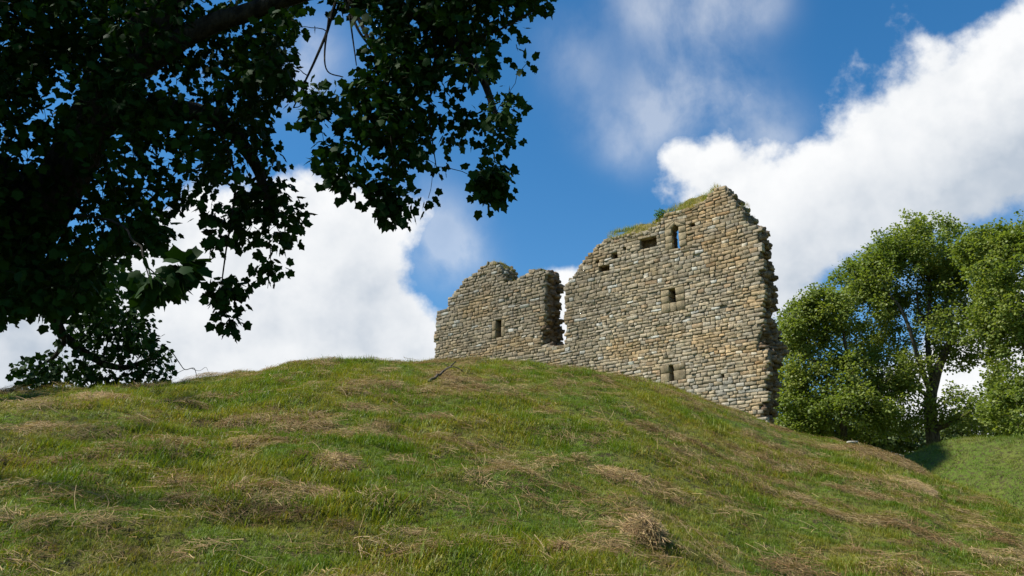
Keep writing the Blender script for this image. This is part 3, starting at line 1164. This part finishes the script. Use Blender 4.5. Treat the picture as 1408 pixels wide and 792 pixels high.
# turf banked over the stones of the wall head
for (xa, xb, th_) in ((838, 910, .62), (914, 984, .66), (664, 702, .25)):
    sa, sb = on_plane(np.array([xa, xb]), np.array([330, 330]))[:, 0]
    ss = np.linspace(sa, sb, 40)
    zt_ = np.array([top_z(s) or 0 for s in ss])
    zt_ = np.convolve(np.pad(zt_, 2, mode='edge'), np.ones(5) / 5, 'valid')
    dd = np.linspace(-.02, THK, 9)
    Sg, Dg = np.meshgrid(ss, dd, indexing='ij')
    env = np.sin(np.linspace(0, np.pi, 40)) ** .5
    Zg = zt_[:, None] - .10 + th_ * env[:, None] * (.7 + .8 * fbm(np.stack([Sg * 2.6, Dg * 2.6, Sg * 0 + 4], -1), 4, 44)) * sstep(-.05, .6, Dg)
    idx = np.arange(Sg.size).reshape(Sg.shape)
    q = np.stack([idx[:-1, :-1], idx[:-1, 1:], idx[1:, 1:], idx[1:, :-1]], -1).reshape(-1, 4)
    mesh('wall_head_turf', wpt(Sg, Zg, Dg).reshape(-1, 3), q, M_TURF, RUIN, smooth=True)


# ------------------------------------------------------------------ leaves and trees
LOB = np.array([(0, 0), (.26, -.08), (.47, .10), (.42, .36), (.55, .60), (.33, .68), (0, 1.05), (-.33, .68), (-.55, .60), (-.42, .36), (-.47, .10), (-.26, -.08)])
DIA = np.array([(0, 0), (.42, .12), (.48, .60), (0, 1.0), (-.48, .60), (-.42, .12)])


def leaves(pos, dirs, nrm, size, shape, col):
    """pos stalk end, dirs leaf axis, nrm leaf normal"""
    nL, m_ = len(pos), len(shape)
    dirs = dirs / np.linalg.norm(dirs, axis=1, keepdims=True)
    sd = np.cross(dirs, nrm)
    sd /= np.linalg.norm(sd, axis=1, keepdims=True) + 1e-9
    up = np.cross(sd, dirs)
    sh = np.concatenate([shape, [[0, .38]]])
    zz = -.22 * np.abs(sh[:, 0]) - .16 * sh[:, 1] ** 2
    v = pos[:, None] + size[:, None, None] * (sh[None, :, :1] * sd[:, None] + sh[None, :, 1:] * dirs[:, None] + zz[None, :, None] * up[:, None])
    k_ = np.arange(m_)
    f = np.stack([np.full(m_, m_), k_, (k_ + 1) % m_], 1)
    f = (f[None] + (np.arange(nL) * (m_ + 1))[:, None, None]).reshape(-1, 3)
    return v.reshape(-1, 3), f, np.repeat(col, m_ + 1, 0)


class Tree:
    """woody skeleton that reaches out to every leaf spray"""

    def __init__(self, seed):
        self.g = np.random.default_rng(seed)
        self.nodes = np.zeros((0, 3))
        self.nr = np.zeros(0)
        self.wood = MB()
        self.thin = False

    def limb(self, pts, r0, r1, n_=24, sides=9, wig=.05):
        pts = np.asarray(pts, float)
        t = np.linspace(0, 1, len(pts))
        tt = np.linspace(0, 1, n_)
        # catmull-rom through the points
        P = np.concatenate([[2 * pts[0] - pts[1]], pts, [2 * pts[-1] - pts[-2]]])
        x_ = tt * (len(pts) - 1)
        i = np.minimum(x_.astype(int), len(pts) - 2)
        f = (x_ - i)[:, None]
        a, b, c, d = P[i], P[i + 1], P[i + 2], P[i + 3]
        q = .5 * (2 * b + (c - a) * f + (2 * a - 5 * b + 4 * c - d) * f ** 2 + (3 * b - a - 3 * c + d) * f ** 3)
        L = np.linalg.norm(pts[-1] - pts[0])
        q[1:] += (fbm(q[1:] * 1.3, 3, int(self.g.integers(99)))[:, None] - .5) * wig * L * self.g.normal(0, 1, 3)
        if self.thin and r0 < .06:
            r0, r1 = r0 * .42, r1 * .42
        rr = r0 + (r1 - r0) * tt ** .8
        tube(self.wood, q, rr, sides)
        self.nodes = np.concatenate([self.nodes, q])
        self.nr = np.concatenate([self.nr, rr])
        return q

    def reach(self, targets, droop=.25, tip=.0035, maxr=.05, k=.012, first=None):
        """connect each target to the nearest wood already there; returns the end direction at each target"""
        d0_ = np.full(len(targets), np.inf)
        for i in range(0, len(targets), 400):
            d0_[i:i + 400] = np.linalg.norm(targets[i:i + 400, None] - self.nodes[None], axis=2).min(1)
        order = np.argsort(d0_)
        out = np.zeros_like(targets)
        cap = len(self.nodes) + len(targets) * 5
        N = np.zeros((cap, 3)); R_ = np.zeros(cap)
        c = len(self.nodes)
        N[:c], R_[:c] = self.nodes, self.nr
        for i in order:
            p_ = targets[i]
            dd = N[:c] - p_
            d2 = (dd * dd).sum(1)
            j = int(np.argmin(d2))
            q, L = N[j], math.sqrt(d2[j])
            mid = (p_ + q) / 2 + self.g.normal(0, .10, 3) * L + np.array([0, 0, droop * L])
            t = np.linspace(0, 1, 6)[:, None]
            b = (1 - t) ** 2 * q + 2 * t * (1 - t) * mid + t * t * p_
            b[1:-1] += self.g.normal(0, .02, (4, 3)) * L
            r0 = min(R_[j] * .8, tip + k * L, maxr)
            r1 = max(tip * .8, r0 * .45)
            rr = np.linspace(r0, r1, 6)
            tube(self.wood, b, rr, 5)
            N[c:c + 5], R_[c:c + 5] = b[1:], rr[1:]
            c += 5
            e = b[-1] - b[-2]
            out[i] = e / (np.linalg.norm(e) + 1e-9)
        self.nodes, self.nr = N[:c], R_[:c]
        return out


def sprays(g_, pts, ends, n_each, spread, size, shape, hang=.5, tone=None, up=1.0):
    m_ = len(pts)
    n_each = int(n_each)
    idx = np.repeat(np.arange(m_), n_each)
    off = g_.normal(0, 1, (len(idx), 3))
    off /= np.linalg.norm(off, axis=1, keepdims=True)
    off *= (spread * g_.uniform(.15, 1, len(idx)) ** .7)[:, None] if np.isscalar(spread) else (np.asarray(spread)[idx] * g_.uniform(.15, 1, len(idx)) ** .7)[:, None]
    off[:, 2] *= .8
    pos = pts[idx] + off
    dr = off / (np.linalg.norm(off, axis=1, keepdims=True) + 1e-9) + ends[idx] * .5 + g_.normal(0, .45, off.shape)
    dr[:, 2] -= hang
    nm = g_.normal(0, .55, off.shape) + np.array([0, 0, up])
    sz = size * g_.uniform(.65, 1.25, len(idx)) if np.isscalar(size) else np.asarray(size)[idx] * g_.uniform(.65, 1.25, len(idx))
    tn = g_.uniform(0, 1, m_) if tone is None else tone
    col = np.stack([np.clip(tn[idx] * .6 + g_.uniform(0, .4, len(idx)), 0, 1), g_.uniform(0, 1, len(idx)), 0 * sz], 1)
    return leaves(pos, dr, nm, sz, shape, col)


# --- the great tree hanging over the left of the view
def poly_in(poly, x_, y_):
    return inside(np.asarray(poly, float), x_, y_)


# outline regions of the canopy as seen from the path, each with the distance it hangs at
REG = [  # polygon, sprays per 1000 px2, near distance, far distance
    ([(-260, -120), (420, -120), (408, 30), (395, 70), (405, 100), (372, 160), (352, 190), (330, 225), (300, 240), (262, 262), (235, 300), (225, 330), (195, 345), (150, 360), (128, 385), (100, 425), (60, 430), (20, 405), (-20, 440), (-260, 470)], 9.5, 8.5, 14.5),
    ([(372, 165), (385, 215), (378, 240), (395, 270), (415, 308), (398, 335), (378, 345), (352, 352), (345, 335), (318, 350), (300, 330), (278, 348), (275, 325), (290, 295), (268, 285), (280, 255), (320, 225), (345, 195)], 4.6, 9.5, 11.5),
    ([(352, 352), (378, 345), (380, 368), (372, 400), (358, 402), (352, 375)], 4.0, 9.8, 10.6),
    ([(440, -120), (780, -120), (752, 6), (735, 35), (712, 38), (716, 62), (728, 82), (716, 118), (726, 158), (705, 188), (694, 212), (680, 206), (655, 202), (625, 205), (612, 190), (585, 160), (560, 150), (530, 150), (500, 120), (520, 60), (500, 20), (470, 0)], 9.0, 6.8, 9.8),
    ([(385, 30), (410, -20), (450, -20), (470, 15), (430, 30), (408, 45)], 5.0, 8, 10),
    ([(480, 105), (560, 140), (625, 195), (612, 240), (598, 266), (575, 286), (560, 280), (550, 250), (530, 230), (515, 245), (498, 240), (470, 275), (460, 240), (430, 235), (428, 205), (448, 188), (418, 170), (395, 160), (392, 120), (440, 118)], 8, 7.4, 9.2),
    ([(505, 245), (552, 248), (560, 290), (546, 303), (535, 300), (520, 274), (506, 268)], 12.5, 7.6, 8.4),
    ([(655, 200), (695, 210), (690, 240), (672, 250), (656, 240)], 9, 7.2, 8.0),
    ([(658, 242), (684, 246), (692, 262), (686, 290), (672, 284), (668, 264), (656, 258)], 12.0, 7.4, 7.8),
    ([(300, 392), (326, 394), (330, 414), (302, 412)], 20, 10.2, 10.6),
    ([(302, 424), (318, 424), (326, 448), (308, 442)], 20, 10.2, 10.6),
    ([(196, 362), (222, 352), (238, 362), (262, 372), (244, 384), (228, 400), (218, 420), (204, 418), (204, 398), (186, 396)], 4.5, 3.6, 5.2),
    # low boughs resting behind the skyline
    ([(-120, 400), (10, 380), (30, 420), (22, 442), (-120, 470)], 12, 17.5, 20),
    ([(38, 395), (110, 390), (155, 400), (175, 425), (200, 440), (224, 470), (228, 500), (222, 530), (60, 536), (20, 540), (18, 505), (50, 492), (95, 480), (90, 455), (40, 440)], 9.5, 19, 22),
    ([(60, 380), (170, 370), (192, 410), (218, 452), (200, 475), (150, 470), (112, 440), (80, 430)], 6.5, 18, 21),
    ([(100, 360), (160, 350), (165, 380), (150, 402), (110, 405)], 10, 15, 19),
]
GAP = [[(372, 165), (395, 150), (430, 190), (432, 240), (460, 250), (470, 285), (425, 300), (405, 262), (385, 215)], [(300, 235), (330, 228), (338, 262), (300, 268)], [(205, 205), (250, 198), (255, 222), (215, 232)], [(60, 110), (100, 105), (104, 128), (66, 132)], [(560, 185), (600, 190), (602, 222), (572, 226)], [(500, 200), (522, 205), (520, 240), (498, 238)], [(128, 62), (150, 60), (150, 92), (122, 84)], [(385, 232), (400, 228), (412, 262), (398, 262)], [(414, 50), (470, 35), (500, 70), (495, 105), (455, 112), (420, 112), (408, 90)],
       [(40, 195), (82, 195), (84, 225), (46, 225)], [(238, 60), (285, 40), (288, 70), (255, 84)], [(140, 285), (182, 282), (186, 300), (150, 306)], [(0, 425), (36, 448), (92, 462), (86, 478), (0, 478)],
       [(166, 395), (196, 400), (240, 440), (236, 470), (206, 438), (172, 420)], [(338, 232), (362, 215), (372, 228), (355, 250), (332, 262)], [(62, 440), (84, 424), (92, 440), (76, 452)], [(232, 295), (262, 270), (276, 300), (262, 330), (240, 325)]]

TG = np.random.default_rng(77)
big_base = np.array([-12.0, 8.6, 0])
big_base[2] = float(height(big_base[0], big_base[1]))
BIG = thing('sycamore_tree', 'huge dark sycamore overhanging the left of the view, leaves almost black against the sky', 'tree', big_base)
bt = Tree(5)
bt.thin = True
near_d = lambda d: 5.3 + (d - 6.8) * .30
P_ = lambda a, b, d: at(a, b, near_d(d) if d < 15 else d)
bt.limb([big_base + [0, 0, -.4], big_base + [.3, 0, 2.2], np.array([-10.8, 8.4, 6.0]), np.array([-10.2, 8.2, 9.5])], .52, .2, 24, 12, .03)
main = bt.limb([big_base + [.3, 0, 1.9], P_(-500, 440, 13.2), P_(-160, 400, 13.2), P_(20, 320, 12.4), P_(110, 190, 11.4), P_(160, 95, 10.8), P_(215, 10, 10.2), P_(280, -90, 9.8)], .27, .11, 40, 12, .03)
bt.limb([P_(150, 110, 10.9), P_(260, 45, 10.2), P_(380, 0, 9.6), P_(480, -15, 9.2), P_(590, 30, 8.6), P_(660, 100, 8.2), P_(690, 170, 7.9)], .10, .02, 36, 8, .04)
bt.limb([P_(470, -20, 9.2), P_(500, 40, 8.7), P_(530, 110, 8.4), P_(540, 190, 8.1), P_(545, 260, 8.0)], .05, .012, 24, 6, .05)
bt.limb([P_(462, -10, 9.2), P_(450, 40, 9.0), P_(432, 85, 8.9), P_(415, 120, 8.8), P_(400, 150, 8.8)], .035, .012, 20, 6, .05)
bt.limb([P_(452, 25, 9.0), P_(446, 70, 8.9), P_(450, 98, 8.8), P_(472, 106, 8.8)], .022, .010, 16, 6, .05)
bt.limb([P_(475, 0, 9.1), P_(492, 40, 8.9), P_(510, 66, 8.8), P_(530, 100, 8.6)], .035, .014, 16, 6, .05)
bt.limb([P_(480, 20, 9.0), P_(486, 60, 8.9), P_(490, 90, 8.8)], .022, .010, 12, 6, .05)
bt.limb([P_(590, 20, 8.6), P_(600, 90, 8.3), P_(590, 150, 8.2), P_(600, 230, 8.0)], .035, .010, 20, 6, .05)
bt.limb([P_(640, 60, 8.3), P_(690, 40, 7.6), P_(735, 15, 7.3)], .03, .010, 14, 6, .05)
bt.limb([P_(120, 170, 11.3), P_(210, 150, 11.0), P_(300, 165, 10.8), P_(345, 215, 10.7), P_(365, 270, 10.5), P_(380, 310, 10.5)], .12, .014, 26, 7, .05)
bt.limb([P_(300, 180, 10.8), P_(320, 240, 10.6), P_(318, 300, 10.5), P_(308, 370, 10.4), P_(306, 400, 10.4), P_(312, 436, 10.4)], .03, .005, 26, 6, .05)
bt.limb([P_(365, 270, 10.5), P_(370, 320, 10.4), P_(372, 360, 10.3), P_(368, 396, 10.2)], .016, .005, 16, 5, .05)
bt.limb([P_(40, 290, 12.2), P_(-60, 180, 12.0), P_(-160, 60, 11.6)], .16, .06, 18, 7, .05)
bt.limb([P_(20, 320, 12.3), P_(110, 290, 10.0), P_(170, 320, 8.0), P_(196, 358, 5.0), P_(206, 385, 4.4)], .035, .006, 26, 6, .05)
bt.limb([big_base + [.4, .1, 2.4], at(-420, 400, 14.), at(-150, 385, 16.), P_(0, 384, 17.8), P_(38, 396, 19.2), P_(52, 416, 19.6), P_(70, 436, 19.9), P_(92, 462, 20.2), P_(120, 490, 20.4), P_(170, 505, 20.6), P_(215, 490, 20.8)], .24, .05, 52, 9, .012)
bt.limb([P_(92, 462, 20.2), P_(75, 490, 20.4), P_(50, 505, 20.6)], .07, .02, 14, 6, .05)
bt.limb([P_(140, 497, 20.5), P_(155, 450, 20.6), P_(175, 425, 20.7)], .05, .015, 14, 6, .05)
bt.limb([P_(38, 396, 19.2), P_(90, 385, 19), P_(130, 380, 18.6)], .08, .02, 14, 6, .05)
# the bare branches trailing out on the grass line
bt.limb([P_(205, 492, 20.8), P_(226, 480, 20.9), P_(236, 484, 20.9), P_(246, 498, 21), P_(254, 508, 21), P_(264, 506, 21), P_(268, 508, 21), P_(271, 520, 21)], .03, .018, 30, 6, .01)
bt.limb([P_(262, 506, 21), P_(274, 510, 21), P_(283, 505, 21), P_(287, 513, 21)], .014, .008, 14, 5, .01)
bt.limb([P_(212, 500, 20.8), P_(222, 500, 20.9), P_(230, 512, 20.9), P_(240, 514, 21), P_(254, 508, 21)], .018, .014, 18, 5, .01)
bt.limb([P_(230, 512, 20.9), P_(232, 492, 20.9), P_(238, 486, 20.9), P_(241, 492, 20.9)], .012, .006, 14, 5, .01)
tp, tsz, tsp = [], [], []
for (poly, dens_, dn, df) in REG:
    poly = np.array(poly, float)
    x0, y0, x1, y1 = *poly.min(0), *poly.max(0)
    cnt = int((x1 - x0) * (y1 - y0) / 1000 * dens_)
    xx, yy = TG.uniform(x0, x1, cnt), TG.uniform(y0, y1, cnt)
    k_ = poly_in(poly, xx, yy)
    for gp in GAP:
        k_ &= ~(poly_in(gp, xx, yy) & (TG.uniform(size=cnt) < .93))
    xx, yy = xx[k_], yy[k_]
    dd = near_d(TG.uniform(dn, df, len(xx))) if df < 15 else TG.uniform(dn, df, len(xx))
    p_ = at(xx, yy, dd)
    lim = .442 if dn < 15 else .36
    k_ = (fbm(p_ * 2.3, 2, 91) > lim) | (dens_ >= 12)
    tp.append(p_[k_])
# crown that carries on above and beyond the frame
cr = TG.normal(0, 1, (150, 3)); cr /= np.linalg.norm(cr, axis=1, keepdims=True)
cr = np.array([-9.5, 8.2, 9.0]) + cr * TG.uniform(.2, 1, (150, 1)) ** .5 * np.array([3.2, 3.6, 2.4])
dcam = cr - EYE
ppx = CX + F_PX * dcam[:, 0] / np.maximum(.1, dcam[:, 1] * math.cos(PITCH) + dcam[:, 2] * math.sin(PITCH))
tp.append(cr)
tp = np.concatenate(tp)
bt.limb([np.array([-10.4, 8.3, 8.2]), np.array([-8.5, 8, 9.3]), np.array([-6.5, 7.6, 9.6])], .11, .04, 18, 7, .04)
ends = bt.reach(tp, .10, .0028, .022, .008)
dist = np.hypot(tp[:, 0], tp[:, 1])
size = np.where(dist > 14.5, .112, np.where(dist < 5.1, .080, .059))
spread = np.where(dist > 14.5, .30, np.where(dist < 5.1, .10, .135))
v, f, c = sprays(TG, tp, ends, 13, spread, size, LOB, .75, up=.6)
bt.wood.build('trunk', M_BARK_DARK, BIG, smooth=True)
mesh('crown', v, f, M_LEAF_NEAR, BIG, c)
print('big tree sprays', len(tp), 'leaves', len(tp) * 13)


# --- trees beyond the ruin on the right
def far_tree(name, label, base_px, dist_, limbs, blobs, seed, mat, n_each=26, lsize=.122, spread=.40, group='broadleaf trees behind the ruin', thr=.44):
    b = at(np.array(base_px[0]), np.array(base_px[1]), dist_)
    b[2] = float(height(b[0], b[1]))
    root = thing(name, label, 'tree', b, group)
    t = Tree(seed)
    for (pp, r0, r1) in limbs:
        pts_ = []
        for q in pp:
            pts_.append(b + [0, 0, -.3] if q is None else at(np.array(q[0]), np.array(q[1]), dist_ + q[2]))
        t.limb(pts_, r0, r1, 22, 8, .035)
    tg = []
    for (px, py, dz, rx, ry, rz, cnt) in blobs:
        cnt = int(cnt * 1.75)
        c_ = at(np.array(px), np.array(py), dist_ + dz)
        m_ = dist_ / F_PX / 1.02
        u_ = t.g.normal(0, 1, (cnt, 3)); u_ /= np.linalg.norm(u_, axis=1, keepdims=True)
        u_ *= t.g.uniform(.25, 1, (cnt, 1)) ** .45 * np.where(t.g.uniform(size=(cnt, 1)) < .12, 1.18, 1.0)
        q = c_ + u_ * np.array([rx * m_, rz, ry * m_])
        q = q + 1.5 * (np.stack([fbm(q * .45 + o_, 2, seed + 7) for o_ in (0, 31, 67)], -1) - .5)
        k_ = fbm(q * 1.05, 3, seed) > thr
        tg.append(q[k_])
    tg = np.concatenate(tg)
    gz = height(tg[:, 0], tg[:, 1])
    tg = tg[tg[:, 2] > gz + .3]
    e_ = t.reach(tg, .12, .008, .09, .016)
    tone = np.clip(fbm(tg * .6, 2, seed + 3) * 1.6 - .3, 0, 1)
    v_, f_, c_ = sprays(t.g, tg, e_, n_each, spread, lsize, DIA, .25, tone, up=1.1)
    t.wood.build('trunk', M_BARK, root, smooth=True)
    mesh('crown', v_, f_, mat, root, c_)
    return root


far_tree('sycamore_tree', 'tall sycamore with a forked grey trunk rising behind the second hump', (1283, 612), 52,
         [([None, (1279, 560, 0), (1286, 520, 0), (1297, 490, 0), (1312, 462, -.5), (1330, 440, -1), (1352, 405, -1)], .42, .07),
          ([(1283, 530, 0), (1276, 480, .5), (1277, 430, .5), (1279, 390, .5), (1276, 345, .5)], .19, .05),
          ([(1281, 545, 0), (1262, 490, -1), (1250, 450, -1.5), (1236, 420, -1.5), (1215, 400, -1.5)], .17, .05),
          ([(1278, 450, .5), (1262, 420, .5), (1262, 380, .5)], .09, .03),
          ([(1282, 590, 0), (1300, 585, -.5), (1330, 568, -1), (1362, 552, -1.5)], .20, .05),
          ([(1281, 548, 0), (1240, 520, -1), (1195, 512, -1.5)], .13, .04),
          ([(1312, 462, -.5), (1300, 420, 0), (1310, 370, 0)], .10, .03)],
         [(1285, 345, 0, 75, 32, 3.2, 330), (1225, 375, 0, 62, 42, 3.0, 300), (1180, 430, 0, 52, 48, 2.6, 230), (1340, 380, 0, 60, 42, 3.0, 280), (1205, 510, -1, 70, 42, 2.6, 260), (1330, 470, 1, 50, 40, 2.4, 150),
          (1245, 560, -1, 45, 40, 2.2, 180), (1230, 450, 1.5, 50, 40, 2, 110), (1345, 560, -1, 42, 26, 1.8, 90), (1290, 400, 2, 40, 40, 1.5, 60), (1300, 440, -2, 30, 26, 1.2, 40), (1172, 384, 0, 30, 24, 2, 90), (1200, 362, 0, 34, 22, 2, 100), (1375, 350, 0, 36, 26, 2, 120), (1250, 335, 0, 40, 20, 2, 100), (1348, 345, 0, 40, 28, 2, 130), (1320, 420, 1.5, 40, 40, 2, 90)], 401, M_LEAF_FAR)
far_tree('sycamore_tree', 'slender leaning tree with a dark trunk close to the right end of the castle wall', (1160, 606), 50,
         [([None, (1159, 580, 0), (1162, 550, 0), (1166, 510, 0), (1160, 460, 0), (1150, 430, 0)], .22, .05),
          ([(1162, 545, 0), (1130, 510, 0), (1105, 470, 0), (1092, 440, 0)], .12, .03),
          ([(1160, 565, 0), (1200, 540, -.5), (1225, 520, -1)], .10, .03)],
         [(1105, 455, 0, 42, 42, 2.2, 230), (1135, 440, 0, 45, 36, 2.2, 180), (1100, 540, 0, 42, 40, 2.2, 200), (1150, 520, 0, 50, 40, 2.2, 200), (1175, 570, -1, 60, 30, 2.2, 190), (1095, 590, 0, 36, 26, 1.8, 110), (1118, 424, 0, 32, 18, 2, 100), (1085, 500, 0, 26, 30, 2, 90)], 402, M_LEAF_FAR)
far_tree('sycamore_tree', 'dark shadowed tree cut off by the right edge of the photo', (1430, 612), 47,
         [([None, (1425, 560, 0), (1420, 500, 0), (1415, 450, 0), (1400, 410, 0)], .40, .08),
          ([(1420, 490, 0), (1395, 460, 0), (1375, 430, 0)], .14, .04), ([(1415, 450, 0), (1440, 400, 0), (1450, 360, 0)], .18, .05)],
         [(1410, 385, 0, 60, 48, 3, 330), (1400, 490, .5, 40, 55, 2.6, 260), (1375, 440, 0, 40, 36, 2.4, 140), (1480, 430, 0, 70, 80, 3, 300), (1395, 555, 0, 34, 36, 2.2, 130), (1362, 342, 1, 44, 26, 2.2, 230)], 403, M_LEAF_FAR)
far_tree('broadleaf_tree', 'distant pale green tree low between the wall end and the forked sycamore', (1110, 615), 66,
         [([None, (1110, 580, 0), (1108, 550, 0)], .22, .06), ([(1110, 590, 0), (1135, 565, 0)], .12, .04)],
         [(1100, 575, 0, 50, 34, 2.6, 190), (1160, 590, 0, 55, 22, 2.4, 150), (1200, 600, 0, 45, 18, 2, 110)], 404, M_LEAF_BACK, lsize=.2, spread=.5)
far_tree('broadleaf_tree', 'distant pale green tree low between the forked trunk and the right edge', (1350, 625), 68,
         [([None, (1350, 590, 0), (1352, 560, 0)], .22, .06), ([(1350, 600, 0), (1385, 570, 0)], .12, .04)],
         [(1345, 592, 0, 50, 22, 2.2, 120), (1400, 580, 0, 40, 28, 2.2, 110), (1250, 606, 0, 40, 20, 2, 110), (1300, 598, 0, 30, 16, 2, 50)], 405, M_LEAF_BACK, lsize=.2, spread=.5)


# ------------------------------------------------------------------ small things
def shrub_on_wall():
    s = on_plane(np.array([903.]), np.array([300.]))[0, 0]
    zt_ = top_z(s)
    b = wpt(s, zt_ + .22, .35)
    t = Tree(9)
    root = thing('shrub', 'small bright green bush rooted on top of the castle wall', 'shrub', b)
    t.limb([b + [0, 0, -.1], b + [0, 0, .18], b + [.02, 0, .4]], .02, .008, 8, 5, .05)
    u_ = t.g.normal(0, 1, (26, 3)); u_ /= np.linalg.norm(u_, axis=1, keepdims=True)
    q = b + [0, 0, .36] + u_ * t.g.uniform(.2, 1, (26, 1)) * np.array([.27, .2, .33])
    e_ = t.reach(q, .1, .004, .01, .01)
    v_, f_, c_ = sprays(t.g, q, e_, 12, .10, .07, DIA, .1, up=1)
    t.wood.build('stem', M_BARK, root)
    mesh('foliage', v_, f_, M_LEAF_SHRUB, root, c_)


shrub_on_wall()


def branch_on_mound():
    p0, p1 = ground_hit(590, 528), ground_hit(627, 503)
    up = np.array([0, 0, 1.0])
    root = thing('fallen_branch', 'dark dead branch lying on the crest of the mound below the left fragment', 'branch', p0)
    mb = MB()
    d = p1 - p0
    end = p0 + d * .55 + up * .42
    t = np.linspace(0, 1, 14)[:, None]
    pts_ = p0 + up * .05 + (at(np.array(626.), np.array(498.), 20.5) - p0) * 0 + (end - p0) * t
    tgt = at(np.array(627.), np.array(497.), float(np.hypot(*p0[:2])) + .45)
    pts_ = p0 + up * .04 + (tgt - p0 - up * .04) * t
    pts_[1:-1] += np.random.default_rng(4).normal(0, .012, (12, 3))
    tube(mb, pts_, np.linspace(.034, .012, 14), 7)
    tw = pts_[6]
    tt = np.linspace(0, 1, 7)[:, None]
    side_ = np.array([.42, -.05, -.02])
    tube(mb, tw + side_ * tt + up * (.10 * np.sin(tt * 3.14)), np.linspace(.014, .006, 7), 5)
    tube(mb, pts_[9] + np.array([-.10, .05, .10]) * tt, np.linspace(.010, .004, 7), 5)
    mb.build('branch', M_BARK, root, smooth=True)


branch_on_mound()


def slab():
    p = ground_hit(1172, 611)
    mb = MB()
    g_ = np.random.default_rng(2)
    v = BGV * (1 - .12 * (np.abs(BGV).sum(1) - 1) / 2)[:, None] * (1 + g_.normal(0, .06, BGV.shape)) * np.array([.16, .12, .035])
    mb.add(v + p + [0, 0, .06], BGF, (.36, .35, .31))
    o = mb.build('stone_slab', M_STONE, origin=p)
    tag(o, 'pale flat stone slab lying in the grass below the slender tree', 'stone')


slab()
